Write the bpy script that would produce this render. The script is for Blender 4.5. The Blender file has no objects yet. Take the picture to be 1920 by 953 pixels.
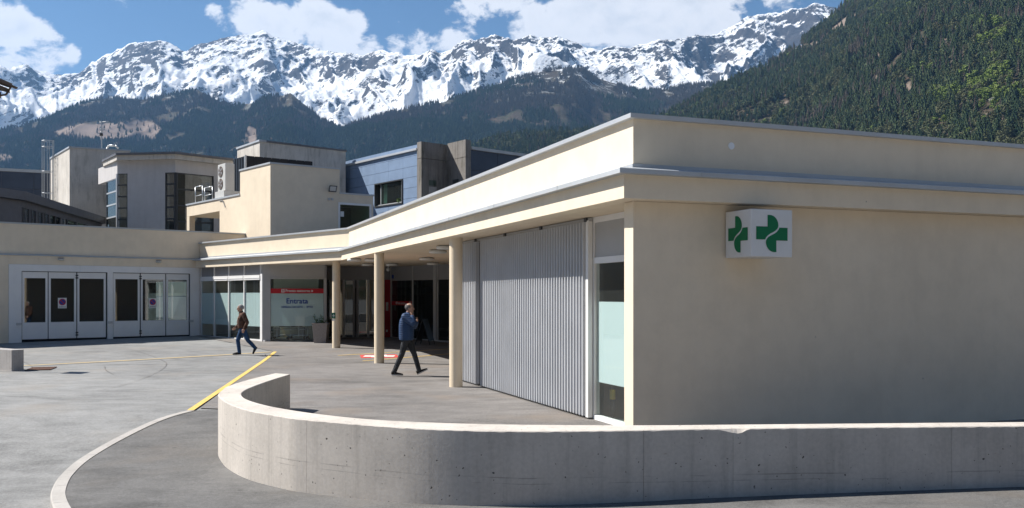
import bpy, bmesh, math, random
import numpy as np
from mathutils import Vector, Matrix

random.seed(7)
rng = np.random.default_rng(7)
sc = bpy.context.scene
COL = sc.collection

# ------------------------------------------------------------------ camera, world, sun, exposure
F, CX, HZ, ZC = 1770.0, 960.0, 555.0, 2.0        # focal length, centre column, horizon row (px of a 1920 px frame), eye height
cam_d = bpy.data.cameras.new('camera')
cam = bpy.data.objects.new('camera', cam_d)
COL.objects.link(cam)
cam.location = (0, 0, ZC)
cam.rotation_euler = (math.radians(90), 0, 0)
cam_d.sensor_width = 36.0
cam_d.lens = 36.0 * F / 1920.0
cam_d.shift_y = (HZ - 476.5) / 1920.0
cam_d.clip_start = 0.1
cam_d.clip_end = 60000
sc.camera = cam

SUN_EL, SUN_TH = math.radians(47.5), math.radians(-13)   # elevation; plan direction the light travels
SUN_DIR = Vector((math.cos(SUN_TH) * math.cos(SUN_EL), math.sin(SUN_TH) * math.cos(SUN_EL), -math.sin(SUN_EL)))

sun_d = bpy.data.lights.new('sun', 'SUN')
sun_d.energy = 5.0
sun_d.angle = math.radians(0.5)
sun_d.color = (1.0, 0.955, 0.89)
sun = bpy.data.objects.new('sun', sun_d)
COL.objects.link(sun)
sun.rotation_euler = SUN_DIR.to_track_quat('-Z', 'Y').to_euler()

sc.view_settings.view_transform = 'Standard'
sc.view_settings.look = 'None'
sc.view_settings.gamma = 1.0
sc.view_settings.exposure = 0.98
sc.view_settings.use_curve_mapping = False
sc.render.engine = 'CYCLES'
sc.cycles.use_denoising = True
sc.cycles.max_bounces = 6
sc.cycles.diffuse_bounces = 3
sc.cycles.glossy_bounces = 3
sc.cycles.transmission_bounces = 4
sc.cycles.transparent_max_bounces = 12
sc.cycles.volume_bounces = 0
sc.cycles.sample_clamp_indirect = 6.0


class NT:
    """thin wrapper to write node trees in one line per node"""
    def __init__(self, tree):
        self.t = tree
        tree.nodes.clear()

    def n(self, typ, ins=None, **props):
        nd = self.t.nodes.new(typ)
        for k, v in props.items():
            setattr(nd, k, v)
        for k, v in (ins or {}).items():
            s = nd.inputs[k]
            if isinstance(v, bpy.types.NodeSocket):
                self.t.links.new(v, s)
            else:
                s.default_value = v
        return nd

    def math(self, op, a, b=0.0, c=0.0, clamp=False):
        return self.n('ShaderNodeMath', {0: a, 1: b, 2: c}, operation=op, use_clamp=clamp).outputs[0]

    def ramp(self, v, lo, hi, a=0.0, b=1.0):
        return self.n('ShaderNodeMapRange', {0: v, 1: lo, 2: hi, 3: a, 4: b}, interpolation_type='SMOOTHSTEP').outputs[0]

    def mix(self, fac, a, b, mode='MIX'):
        nd = self.n('ShaderNodeMix', {0: fac, 6: a, 7: b}, data_type='RGBA', blend_type=mode)
        return nd.outputs[2]

    def noise(self, vec, scale, detail=4.0, rough=0.55, dist=0.0):
        return self.n('ShaderNodeTexNoise', {'Vector': vec, 'Scale': scale, 'Detail': detail, 'Roughness': rough, 'Distortion': dist}).outputs[0]


def c4(r, g=None, b=None):
    return (r, r if g is None else g, r if b is None else b, 1.0)


# ---- world: Nishita sky with drifting cumulus
world = bpy.data.worlds.new('World')
sc.world = world
world.use_nodes = True
W = NT(world.node_tree)
sky = W.n('ShaderNodeTexSky', sky_type='NISHITA')
sky.sun_disc = False
sky.sun_elevation = SUN_EL
sky.sun_rotation = math.atan2(-SUN_DIR.x, -SUN_DIR.y)
sky.altitude = 1000
sky.air_density = 1.0
sky.dust_density = 0.25
sky.ozone_density = 1.6
wdir = W.n('ShaderNodeTexCoord').outputs['Generated']
wn = W.n('ShaderNodeVectorMath', {0: wdir}, operation='NORMALIZE').outputs[0]
blobs = [  # cloud cores: column, row, angular size (px), weight
    (18, 78, 66, .9), (80, 92, 50, .85), (122, 102, 28, .8), (-70, 60, 90, .9), (0, 38, 40, .65),
    (470, 28, 52, .8), (505, 50, 60, .9), (435, 55, 38, .6), (590, 48, 60, 1), (640, 70, 60, 1), (685, 92, 40, .9), (550, 70, 55, .8), (402, 24, 24, .6),
    (735, 48, 28, .45), (745, 80, 30, .6), (790, 88, 42, .7), (850, 76, 40, .8), (870, 36, 42, .65), (830, 98, 44, .75),
    (905, 4, 48, .85), (960, -12, 60, .9), (1000, 45, 55, .95), (1060, 52, 70, 1.05), (1130, 30, 95, 1.1), (1220, 20, 105, 1.1), (1300, 24, 92, 1.1),
    (1352, 40, 40, .9), (1060, 82, 46, 1), (1180, 78, 62, 1), (1260, 68, 58, 1), (1300, -60, 130, 1), (1120, -70, 120, 1), (1480, 2, 60, .42), (220, 8, 26, .4)]
acc = None
for (bu, bv, br, bw) in blobs:
    d = Vector(((bu - CX) / F, 1, (HZ - bv) / F)).normalized()
    ang = br * 1.02 / F
    dot = W.n('ShaderNodeVectorMath', {0: wn, 1: d}, operation='DOT_PRODUCT').outputs['Value']
    m = W.ramp(dot, math.cos(ang * 1.15), 1.0, 0.0, bw)
    acc = m if acc is None else W.math('MAXIMUM', acc, m)
wsep = W.n('ShaderNodeSeparateXYZ', {0: wn})
elev = wsep.outputs[2]
stretch = W.n('ShaderNodeVectorMath', {0: wn, 1: (1.0, 1.0, 1.5)}, operation='MULTIPLY').outputs[0]
general = W.math('MULTIPLY', W.ramp(W.noise(stretch, 3.2, 2.0), 0.58, 0.76, 0, 1.0), W.ramp(elev, 0.34, 0.5))
mask = W.math('MAXIMUM', acc, general)
nbig = W.noise(stretch, 18.0, 7.0, 0.62, 0.4)
nfine = W.noise(stretch, 75.0, 4.0, 0.62, 0.3)
puff = W.math('ADD', W.math('MULTIPLY', nbig, 1.75), W.math('MULTIPLY', nfine, 0.55))
dens = W.math('ADD', W.math('MULTIPLY', mask, 0.76), W.math('SUBTRACT', puff, 1.42))
alpha = W.math('MULTIPLY', W.ramp(dens, 0.02, 0.30), 0.97)
inner = W.ramp(dens, 0.38, 1.0)
cloudc = W.mix(inner, c4(1.0, 1.0, 1.02), c4(0.80, 0.83, 0.88))
bgsky = W.n('ShaderNodeBackground', {'Color': W.n('ShaderNodeHueSaturation', {'Saturation': 1.2, 'Color': sky.outputs[0]}).outputs[0], 'Strength': 0.043})
bgcl = W.n('ShaderNodeBackground', {'Color': cloudc, 'Strength': 0.53})
wmix = W.n('ShaderNodeMixShader', {0: alpha, 1: bgsky.outputs[0], 2: bgcl.outputs[0]})
W.n('ShaderNodeOutputWorld', {'Surface': wmix.outputs[0]})


# ------------------------------------------------------------------ helpers: picture to place
def ss(a, b, x):
    t = min(1.0, max(0.0, (x - a) / (b - a)))
    return t * t * (3 - 2 * t)


def rise(y):                       # the forecourt climbs a little towards the entrance
    return 0.2 * ss(28, 44, y)


def ground_h(x, y):                # finished level of forecourt and footway
    dip = min(-0.03, -(0.236 - 0.022 * (max(-9, min(9, x)) + 4.06)))
    return rise(y) + dip * (1 - ss(12.3, 16.6, y))


def road_h(x, y):                  # carriageway: lower than the footway by the kerb height
    return ground_h(x, y) - 0.11 * (1 - ss(12.6, 16.5, y)) * ss(3.0, 1.0, x) - 0.012


def G(u, v, z=0.0):
    y = (ZC - z) * F / (v - HZ)
    return Vector(((u - CX) / F * y, y))


def Gh(u, v, hf=ground_h):         # on the uneven ground
    p = G(u, v, 0)
    for _ in range(12):
        p = G(u, v, hf(p.x, p.y))
    return p


def R(u, y):
    return Vector(((u - CX) / F * y, y))


def zz(v, y):
    return ZC + (HZ - v) / F * y


# ------------------------------------------------------------------ helpers: objects
ORG = {}


def tag(o, label=None, cat=None, group=None, kind=None):
    if label: o['label'] = label
    if cat: o['category'] = cat
    if group: o['group'] = group
    if kind: o['kind'] = kind
    return o


def thing(name, label, cat, loc=(0, 0, 0), group=None):
    o = bpy.data.objects.new(name, None)
    o.empty_display_size = 0.2
    COL.objects.link(o)
    o.location = loc
    ORG[o.name] = Vector(loc)
    return tag(o, label, cat, group)


def mk(name, verts, faces, mat, parent=None, smooth=False, org=None):
    me = bpy.data.meshes.new(name)
    o0 = ORG[parent.name] if parent else Vector(org or (0, 0, 0))
    me.from_pydata([(v[0] - o0.x, v[1] - o0.y, v[2] - o0.z) for v in verts], [], faces)
    me.update()
    if smooth:
        me.shade_smooth()
    if isinstance(mat, (list, tuple)):
        for m in mat: me.materials.append(m)
    else:
        me.materials.append(mat)
    o = bpy.data.objects.new(name, me)
    COL.objects.link(o)
    if parent:
        o.parent = parent
    else:
        o.location = o0
    ORG[o.name] = o0
    return o


def bevel(o, w=0.01, seg=2):
    m = o.modifiers.new('bevel', 'BEVEL')
    m.width = w
    m.segments = seg
    m.limit_method = 'ANGLE'
    return o


class MB:
    def __init__(self):
        self.v, self.f = [], []

    def add(self, vs, fs):
        b = len(self.v)
        self.v += [tuple(x) for x in vs]
        self.f += [tuple(i + b for i in f) for f in fs]
        return self

    def prism(self, poly, z0, z1):
        n = len(poly)
        area = sum(poly[i][0] * poly[(i + 1) % n][1] - poly[(i + 1) % n][0] * poly[i][1] for i in range(n))
        if area < 0: poly = poly[::-1]
        vs = [(p[0], p[1], z0) for p in poly] + [(p[0], p[1], z1) for p in poly]
        fs = [tuple(range(n))[::-1], tuple(range(n, 2 * n))]
        fs += [(i, (i + 1) % n, n + (i + 1) % n, n + i) for i in range(n)]
        return self.add(vs, fs)

    def box(self, x0, x1, y0, y1, z0, z1):
        return self.prism([(x0, y0), (x1, y0), (x1, y1), (x0, y1)], z0, z1)

    def slab(self, p0, p1, t, z0, z1, off=0.0):
        p0, p1 = Vector(p0[:2]), Vector(p1[:2])
        d = (p1 - p0).normalized()
        n = Vector((-d.y, d.x))
        return self.prism([p0 + n * off, p1 + n * off, p1 + n * (off + t), p0 + n * (off + t)], z0, z1)

    def tube(self, a, b, r, n=8, r2=None):
        a, b = Vector(a), Vector(b)
        r2 = r if r2 is None else r2
        q = (b - a).to_track_quat('Z', 'Y')
        vs = []
        for (c, rr) in ((a, r), (b, r2)):
            for i in range(n):
                t = 2 * math.pi * i / n
                vs.append(c + q @ Vector((rr * math.cos(t), rr * math.sin(t), 0)))
        fs = [(i, (i + 1) % n, n + (i + 1) % n, n + i) for i in range(n)]
        fs += [tuple(range(n))[::-1], tuple(range(n, 2 * n))]
        return self.add(vs, fs)

    def path(self, pts, r, n=8):
        for a, b in zip(pts[:-1], pts[1:]):
            self.tube(a, b, r, n)
        return self

    def lathe(self, c, prof, n=20):
        vs, fs = [], []
        for (r, z) in prof:
            for i in range(n):
                t = 2 * math.pi * i / n
                vs.append((c[0] + r * math.cos(t), c[1] + r * math.sin(t), c[2] + z))
        for k in range(len(prof) - 1):
            for i in range(n):
                j = (i + 1) % n
                fs.append((k * n + i, k * n + j, (k + 1) * n + j, (k + 1) * n + i))
        fs.append(tuple(range(n))[::-1])
        fs.append(tuple(range((len(prof) - 1) * n, len(prof) * n)))
        return self.add(vs, fs)

    def build(self, name, mat, parent=None, smooth=False, org=None):
        return mk(name, self.v, self.f, mat, parent, smooth, org)


class Facade:
    """a straight wall line in plan; s along it, o outwards (towards the viewer), z up"""
    def __init__(self, p0, p1):
        self.p0 = Vector(p0[:2])
        self.d = (Vector(p1[:2]) - self.p0)
        self.len = self.d.length
        self.d.normalize()
        n = Vector((self.d.y, -self.d.x))
        if n.dot(-self.p0) < 0: n = -n
        self.n = n

    def at(self, s, o=0.0):
        return self.p0 + self.d * s + self.n * o

    def s(self, u):
        k = (u - CX) / F
        return (k * self.p0.y - self.p0.x) / (self.d.x - k * self.d.y)

    def y(self, u):
        return self.at(self.s(u)).y

    def z(self, u, v):
        return zz(v, self.y(u))

    def box(self, mb, s0, s1, z0, z1, o0, o1):
        return mb.prism([self.at(s0, o0), self.at(s1, o0), self.at(s1, o1), self.at(s0, o1)], z0, z1)

    def p3(self, s, o, z):
        q = self.at(s, o)
        return Vector((q.x, q.y, z))


def offset_chain(ch, d):           # inside lies to the right of the walking direction
    out = []
    ch = [Vector(p[:2]) for p in ch]
    for i, p in enumerate(ch):
        ns = []
        if i > 0:
            e = (p - ch[i - 1]).normalized(); ns.append(Vector((e.y, -e.x)))
        if i < len(ch) - 1:
            e = (ch[i + 1] - p).normalized(); ns.append(Vector((e.y, -e.x)))
        if len(ns) == 1:
            out.append(p + ns[0] * d)
        else:
            b = (ns[0] + ns[1]).normalized()
            out.append(p + b * (d / max(0.2, b.dot(ns[0]))))
    return out


def sweep(mb, ch, sec):            # closed section (offset, z) carried along a chain
    rings = [[(p.x, p.y, z) for p in offset_chain(ch, o)] for (o, z) in sec]
    n, m = len(ch), len(sec)
    vs = [rings[k][i] for i in range(n) for k in range(m)]
    fs = []
    for i in range(n - 1):
        for k in range(m):
            k2 = (k + 1) % m
            fs.append((i * m + k, i * m + k2, (i + 1) * m + k2, (i + 1) * m + k))
    fs.append(tuple(range(m))[::-1])
    fs.append(tuple((n - 1) * m + k for k in range(m)))
    return mb.add(vs, fs)


def copy_tree(o, parent=None):
    c = o.copy()
    COL.objects.link(c)
    c.parent = parent
    ORG[c.name] = ORG.get(o.name, Vector((0, 0, 0)))
    for ch in o.children:
        copy_tree(ch, c)
    return c


def catmull(pts, n):
    pts = [Vector(p) for p in pts]
    ex = [pts[0] * 2 - pts[1]] + pts + [pts[-1] * 2 - pts[-2]]
    out = []
    for i in range(1, len(ex) - 2):
        p0, p1, p2, p3 = ex[i - 1:i + 3]
        for k in range(24):
            t = k / 24
            out.append(0.5 * ((2 * p1) + (p2 - p0) * t + (2 * p0 - 5 * p1 + 4 * p2 - p3) * t * t + (3 * p1 - p0 - 3 * p2 + p3) * t ** 3))
    out.append(pts[-1])
    L = [0.0]
    for a, b in zip(out[:-1], out[1:]): L.append(L[-1] + (b - a).length)
    res = []
    j = 0
    for k in range(n):
        s = L[-1] * k / (n - 1)
        while j < len(L) - 2 and L[j + 1] < s: j += 1
        t = 0 if L[j + 1] == L[j] else (s - L[j]) / (L[j + 1] - L[j])
        res.append(out[j].lerp(out[j + 1], min(1, t)))
    return res


# ------------------------------------------------------------------ materials
MATS = {}


def mat_new(name):
    m = bpy.data.materials.new(name)
    m.use_nodes = True
    t = NT(m.node_tree)
    MATS[name] = m
    return m, t


def finish(t, color, rough=0.8, metal=0.0, bump=None, bstr=0.2, bdist=0.01, spec=0.3):
    ins = {'Base Color': color, 'Roughness': rough, 'Metallic': metal, 'Specular IOR Level': spec}
    if bump is not None:
        ins['Normal'] = t.n('ShaderNodeBump', {'Height': bump, 'Strength': bstr, 'Distance': bdist}).outputs[0]
    b = t.n('ShaderNodeBsdfPrincipled', ins)
    t.n('ShaderNodeOutputMaterial', {'Surface': b.outputs[0]})


def obj_co(t):
    return t.n('ShaderNodeTexCoord').outputs['Object']


def vscale(t, v, s):
    return t.n('ShaderNodeVectorMath', {0: v, 1: s}, operation='MULTIPLY').outputs[0]


def plain(name, col, rough=0.6, metal=0.0, var=0.08, scale=3.0, spec=0.3, bstr=0.05):
    m, t = mat_new(name)
    co = obj_co(t)
    n1 = t.noise(co, scale, 5.0)
    n2 = t.noise(co, scale * 22, 3.0)
    k = t.math('ADD', t.math('MULTIPLY', n1, 0.75), t.math('MULTIPLY', n2, 0.25))
    v = t.ramp(k, 0.3, 0.7, 1 - var, 1 + var)
    colr = t.n('ShaderNodeVectorMath', {0: col[:3], 1: v}, operation='MULTIPLY')
    t.t.links.new(v, colr.inputs[1])
    finish(t, colr.outputs[0], rough, metal, n2, bstr, 0.01, spec)
    return m


def stucco(name, col, streak=0.018):
    m, t = mat_new(name)
    co = obj_co(t)
    big = t.noise(co, 0.55, 4.0)
    grain = t.noise(co, 170.0, 2.0)
    str_ = t.noise(vscale(t, co, (2.2, 2.2, 0.16)), 2.0, 5.0, 0.6)
    k = t.math('ADD', t.ramp(big, 0.3, 0.7, -0.03, 0.03), t.ramp(str_, 0.35, 0.75, streak * 0.4, -streak))
    k = t.math('ADD', k, t.ramp(grain, 0.2, 0.8, -0.04, 0.04))
    vo = t.n('ShaderNodeTexVoronoi', {'Vector': co, 'Scale': 1.6})
    spk = t.math('MULTIPLY', t.ramp(vo.outputs['Distance'], 0.022, 0.014), t.math('GREATER_THAN', t.n('ShaderNodeSeparateColor', {0: vo.outputs['Color']}).outputs[0], 0.6))
    k = t.math('ADD', k, t.math('MULTIPLY', spk, -0.5))
    k = t.math('ADD', k, t.ramp(t.noise(co, 2.6, 5.0, 0.65), 0.35, 0.7, 0.025, -0.035))
    v = t.math('ADD', k, 1.0)
    cv = t.n('ShaderNodeVectorMath', {0: col[:3]}, operation='SCALE')
    t.t.links.new(v, cv.inputs['Scale'])
    finish(t, cv.outputs[0], 0.92, 0, grain, 0.25, 0.004, 0.15)
    return m


def concrete(name, col, dark=0.45, holes=True, streak=0.5, moss=0.0, rust=False):
    m, t = mat_new(name)
    co = obj_co(t)
    big = t.noise(co, 1.1, 6.0, 0.6)
    fine = t.noise(co, 26.0, 5.0, 0.6)
    st = t.noise(vscale(t, co, (5.0, 5.0, 0.22)), 1.6, 6.0, 0.65)
    k = t.math('ADD', t.ramp(big, 0.3, 0.72, -0.10, 0.10), t.ramp(fine, 0.25, 0.75, -0.07, 0.07))
    k = t.math('ADD', k, t.ramp(st, 0.45, 0.78, 0.03, -streak * 0.42))
    cv = t.n('ShaderNodeVectorMath', {0: col[:3]}, operation='SCALE')
    t.t.links.new(t.math('ADD', k, 1.0), cv.inputs['Scale'])
    colr = cv.outputs[0]
    height = fine
    if moss:
        mm = t.math('MULTIPLY', t.ramp(t.noise(vscale(t, co, (3.2, 3.2, 0.5)), 1.3, 7.0, 0.7), 0.48, 0.72), moss)
        colr = t.mix(mm, colr, c4(0.07, 0.068, 0.04))
    if rust:
        rm = t.ramp(t.noise(vscale(t, co, (1.0, 1.0, 3.2)), 2.3, 5.0, 0.6), 0.69, 0.76, 0, 0.45)
        colr = t.mix(rm, colr, c4(0.24, 0.13, 0.07))
        # scrape lines left by tyres and ploughs
        sepz = t.n('ShaderNodeSeparateXYZ', {0: co})
        zl = t.math('ADD', sepz.outputs[2], t.math('MULTIPLY', t.noise(co, 0.7, 2.0), 0.05))
        for z0, w in ((0.11, 0.006), (0.17, 0.009)):
            dl = t.math('ABSOLUTE', t.math('SUBTRACT', zl, z0))
            lm = t.math('MULTIPLY', t.ramp(dl, w, w * 0.35), t.ramp(t.noise(vscale(t, co, (1.2, 1.2, 6)), 2.0, 4.0), 0.42, 0.6, 0, 0.36))
            colr = t.mix(lm, colr, c4(0.10, 0.09, 0.085))
    if holes:
        for scl, thr, amt in ((6.5, 0.10, 0.9), (15.0, 0.12, 0.85)):
            vo = t.n('ShaderNodeTexVoronoi', {'Vector': t.n('ShaderNodeVectorMath', {0: co, 1: vscale(t, t.n('ShaderNodeTexNoise', {'Vector': co, 'Scale': 22.0, 'Detail': 2.0}).outputs[1], (0.05, 0.05, 0.05))}, operation='ADD').outputs[0], 'Scale': scl, 'Randomness': 1.0})
            pick = t.math('GREATER_THAN', t.n('ShaderNodeSeparateColor', {0: vo.outputs['Color']})  .outputs[0], 0.55)
            hm = t.math('MULTIPLY', t.ramp(vo.outputs['Distance'], thr, thr * 0.6), pick)
            colr = t.mix(t.math('MULTIPLY', hm, amt), colr, c4(0.045, 0.04, 0.035))
            height = t.math('SUBTRACT', height, t.math('MULTIPLY', hm, 1.6))
    finish(t, colr, 0.88, 0, height, 0.22, 0.006, 0.2)
    return m


def asphalt(name, base, warm=0.0):
    m, t = mat_new(name)
    co = obj_co(t)
    speck = t.noise(co, 95.0, 3.0, 0.7)
    mid = t.noise(vscale(t, co, (1.0, 1.7, 1.0)), 1.4, 7.0, 0.62, 0.4)
    big = t.noise(co, 0.16, 5.0, 0.6, 0.6)
    tr = t.noise(vscale(t, co, (0.5, 1.1, 1.0)), 0.55, 6.0, 0.6, 0.8)
    k = t.math('ADD', t.ramp(speck, 0.25, 0.75, -0.30, 0.30), t.ramp(mid, 0.3, 0.7, -0.17, 0.17))
    k = t.math('ADD', k, t.ramp(t.noise(co, 21.0, 4.0, 0.7), 0.3, 0.7, -0.14, 0.14))
    k = t.math('ADD', k, t.ramp(big, 0.3, 0.7, -0.16, 0.16))
    k = t.math('ADD', k, t.ramp(tr, 0.54, 0.72, 0.0, -0.28))
    cv = t.n('ShaderNodeVectorMath', {0: base[:3]}, operation='SCALE')
    t.t.links.new(t.math('ADD', k, 1.0), cv.inputs['Scale'])
    colr = t.mix(t.ramp(t.noise(co, 0.5, 4.0), 0.5, 0.75, 0, warm), cv.outputs[0], c4(base[0] * 1.25, base[1] * 1.08, base[2] * 0.92))
    vo = t.n('ShaderNodeTexVoronoi', {'Vector': co, 'Scale': 60.0})
    light = t.ramp(vo.outputs['Distance'], 0.28, 0.16, 0, 0.30)
    colr = t.mix(light, colr, c4(base[0] * 1.75, base[1] * 1.7, base[2] * 1.65))
    dk = t.n('ShaderNodeTexVoronoi', {'Vector': co, 'Scale': 1.1})
    spot = t.math('MULTIPLY', t.ramp(dk.outputs['Distance'], 0.05, 0.03), t.math('GREATER_THAN', t.n('ShaderNodeSeparateColor', {0: dk.outputs['Color']}).outputs[1], 0.7))
    colr = t.mix(t.math('MULTIPLY', spot, 0.55), colr, c4(base[0] * .3))
    finish(t, colr, 0.85, 0, speck, 0.5, 0.006, 0.25)
    return m


def glass(name, tint=(0.93, 0.97, 0.96), refl=0.022, dirt=0.02):
    m, t = mat_new(name)
    tr = t.n('ShaderNodeBsdfTransparent', {'Color': c4(*tint)})
    gl = t.n('ShaderNodeBsdfGlossy', {'Color': c4(0.95), 'Roughness': 0.015})
    face = t.n('ShaderNodeLayerWeight', {'Blend': 0.5}).outputs['Facing']
    fac = t.math('ADD', t.math('MULTIPLY', t.math('POWER', face, 4.5), 0.6), refl, clamp=True)
    mx = t.n('ShaderNodeMixShader', {0: fac, 1: tr.outputs[0], 2: gl.outputs[0]})
    df = t.n('ShaderNodeBsdfDiffuse', {'Color': c4(0.4, 0.42, 0.4)})
    m2 = t.n('ShaderNodeMixShader', {0: dirt, 1: mx.outputs[0], 2: df.outputs[0]})
    t.n('ShaderNodeOutputMaterial', {'Surface': m2.outputs[0]})
    return m


def film(name, col):
    m, t = mat_new(name)
    co = obj_co(t)
    df = t.n('ShaderNodeBsdfDiffuse', {'Color': c4(*col)})
    tl = t.n('ShaderNodeBsdfTranslucent', {'Color': c4(*col)})
    mx = t.n('ShaderNodeMixShader', {0: 0.22, 1: df.outputs[0], 2: tl.outputs[0]})
    tr = t.n('ShaderNodeBsdfTransparent', {'Color': c4(0.85, 0.95, 0.93)})
    m2 = t.n('ShaderNodeMixShader', {0: 0.08, 1: mx.outputs[0], 2: tr.outputs[0]})
    t.n('ShaderNodeOutputMaterial', {'Surface': m2.outputs[0]})
    return m


CREAM = stucco('cream_render', (0.745, 0.640, 0.495))
CREAM_S = stucco('cream_soffit', (0.70, 0.59, 0.45))
CREAM_COL = plain('cream_column_paint', (0.71, 0.595, 0.44), 0.6, 0, 0.04)
GREYREN = stucco('pale_grey_render', (0.56, 0.54, 0.53), 0.05)
DIRTYREN = concrete('weathered_render', (0.57, 0.535, 0.485), holes=False, streak=0.22, moss=0.38)
CONC = concrete('cast_concrete', (0.50, 0.457, 0.408), streak=0.45, rust=True)
CONC_B = concrete('concrete_block', (0.36, 0.34, 0.325), streak=0.5)
CONC_OLD = concrete('old_concrete', (0.215, 0.20, 0.185), holes=True, streak=0.8, moss=0.8)
KERB = concrete('kerb_granite', (0.37, 0.35, 0.325), holes=False, streak=0.1)
ASPH = asphalt('asphalt_carriageway', (0.205, 0.205, 0.200), 0.35)
ASPH2 = asphalt('asphalt_forecourt', (0.165, 0.155, 0.147), 0.6)
ASPH3 = asphalt('asphalt_footway', (0.122, 0.119, 0.115), 0.5)
YELLOW = plain('yellow_road_paint', (0.64, 0.435, 0.12), 0.75, 0, 0.16, 9.0)
REDPAINT = plain('red_road_paint', (0.52, 0.06, 0.05), 0.75, 0, 0.16, 9.0)
WHITEPAINT = plain('white_road_paint', (0.72, 0.70, 0.67), 0.75, 0, 0.1, 9.0)
ZINC = plain('zinc_sheet', (0.44, 0.46, 0.475), 0.5, 0.15, 0.08, 1.2)
ALU = plain('aluminium_cap', (0.50, 0.515, 0.53), 0.45, 0.35, 0.05, 1.5)
WHITEALU = plain('white_powder_coat', (0.76, 0.75, 0.735), 0.45, 0.0, 0.03)
GREYALU = plain('grey_powder_coat', (0.40, 0.395, 0.39), 0.5, 0.0, 0.04)
SPANDREL = plain('grey_spandrel', (0.27, 0.265, 0.27), 0.55, 0.0, 0.04)
DARKFR = plain('dark_window_frame', (0.055, 0.058, 0.062), 0.45, 0.2, 0.06)
CORR = plain('corrugated_aluminium', (0.47, 0.48, 0.50), 0.42, 0.08, 0.05, 2.0)
BLACK = plain('black_gap', (0.012, 0.012, 0.013), 0.8, 0, 0.05)
BLACKSH = plain('black_sheet_metal', (0.020, 0.022, 0.027), 0.45, 0.3, 0.15)
STEEL = plain('galvanised_steel', (0.46, 0.48, 0.50), 0.4, 0.7, 0.06)
BLUEP = plain('blue_fibre_cement', (0.20, 0.275, 0.40), 0.42, 0.0, 0.10, 1.3, 0.5)
NAVYP = plain('dark_slate_panel', (0.058, 0.075, 0.108), 0.5, 0.0, 0.12, 1.3)
ZINCDK = plain('dark_zinc', (0.155, 0.155, 0.165), 0.5, 0.25, 0.10)
INTW = plain('interior_wall', (0.34, 0.33, 0.30), 0.9, 0, 0.05)
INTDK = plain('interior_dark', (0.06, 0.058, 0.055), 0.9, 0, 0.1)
INTFL = plain('interior_floor', (0.10, 0.105, 0.10), 0.5, 0, 0.06)
SIGNW = plain('sign_white', (0.68, 0.68, 0.67), 0.45, 0, 0.04)
GREEN = plain('pharmacy_green', (0.0, 0.155, 0.06), 0.4, 0, 0.04)
SIGNG = plain('emergency_green', (0.0, 0.13, 0.07), 0.5, 0, 0.04)
RED = plain('sign_red', (0.42, 0.012, 0.02), 0.45, 0, 0.03)
REDDK = plain('red_panel', (0.30, 0.012, 0.018), 0.5, 0, 0.05)
BLUE = plain('sign_blue', (0.01, 0.05, 0.30), 0.45, 0, 0.03)
RUSTY = plain('rusty_iron', (0.17, 0.085, 0.055), 0.85, 0.2, 0.25, 12)
WOOD = plain('weathered_wood', (0.15, 0.115, 0.085), 0.85, 0, 0.25, 6)
TILE = plain('stone_roof_slab', (0.24, 0.19, 0.15), 0.9, 0, 0.25, 5)
COPPER = plain('brown_copper', (0.13, 0.085, 0.06), 0.5, 0.5, 0.15, 5)
RUBBER = plain('black_rubber', (0.02, 0.02, 0.02), 0.7, 0, 0.1)
ACGREY = plain('appliance_grey', (0.52, 0.52, 0.50), 0.5, 0, 0.04)
CURT = plain('pale_curtain', (0.55, 0.66, 0.58), 0.9, 0, 0.08)
POT = plain('stone_planter', (0.29, 0.26, 0.245), 0.9, 0, 0.1, 14)
SOIL = plain('soil', (0.05, 0.035, 0.025), 0.95, 0, 0.3, 30)
LEAF = plain('plant_leaf', (0.07, 0.12, 0.03), 0.7, 0, 0.3, 10)
PANE = glass('clear_glass')
PANEDK = glass('dark_tinted_glass', (0.52, 0.57, 0.58), 0.085)
PANEGR = glass('green_tinted_glass', (0.62, 0.74, 0.70), 0.035)
FILM = film('frosted_film', (0.72, 0.79, 0.805))
YELL = plain('yellow_plastic', (0.60, 0.46, 0.04), 0.5, 0, 0.05)
LAMPW = plain('lamp_opal', (0.62, 0.62, 0.60), 0.4, 0, 0.03)


def text_mesh(name, body, size, mat, parent, origin, right, up=Vector((0, 0, 1)), width=None, align='CENTER'):
    cu = bpy.data.curves.new('lettering_curve', 'FONT')
    cu.body = body
    cu.size = size
    cu.align_x = align
    cu.align_y = 'CENTER'
    cu.offset = size * 0.012
    cu.extrude = 0.0015
    cu.resolution_u = 3
    tmp = bpy.data.objects.new('lettering_curve', cu)
    COL.objects.link(tmp)
    dg = bpy.context.evaluated_depsgraph_get()
    me = bpy.data.meshes.new_from_object(tmp.evaluated_get(dg))
    bpy.data.objects.remove(tmp)
    bpy.data.curves.remove(cu)
    right = Vector(right).normalized()
    nrm = right.cross(up)
    vs = np.array([v.co for v in me.vertices])
    sx = 1.0
    if width:
        w = vs[:, 0].max() - vs[:, 0].min()
        sx = width / w
    o0 = ORG[parent.name]
    for v in me.vertices:
        p = Vector(origin) + right * (v.co.x * sx) + up * v.co.y + nrm * v.co.z
        v.co = p - o0
    me.materials.clear()
    me.materials.append(mat)
    o = bpy.data.objects.new(name, me)
    COL.objects.link(o)
    o.parent = parent
    ORG[o.name] = o0
    return o


# ------------------------------------------------------------------ ground, forecourt, footway, kerb, markings
def axis(lo, hi, step, far):
    a = list(np.arange(lo, hi + 1e-6, step))
    k, d = hi, step
    while k < far:
        d *= 1.6; k += d; a.append(k)
    k, d = lo, step
    while k > -far:
        d *= 1.6; k -= d; a.insert(0, k)
    return a


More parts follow.
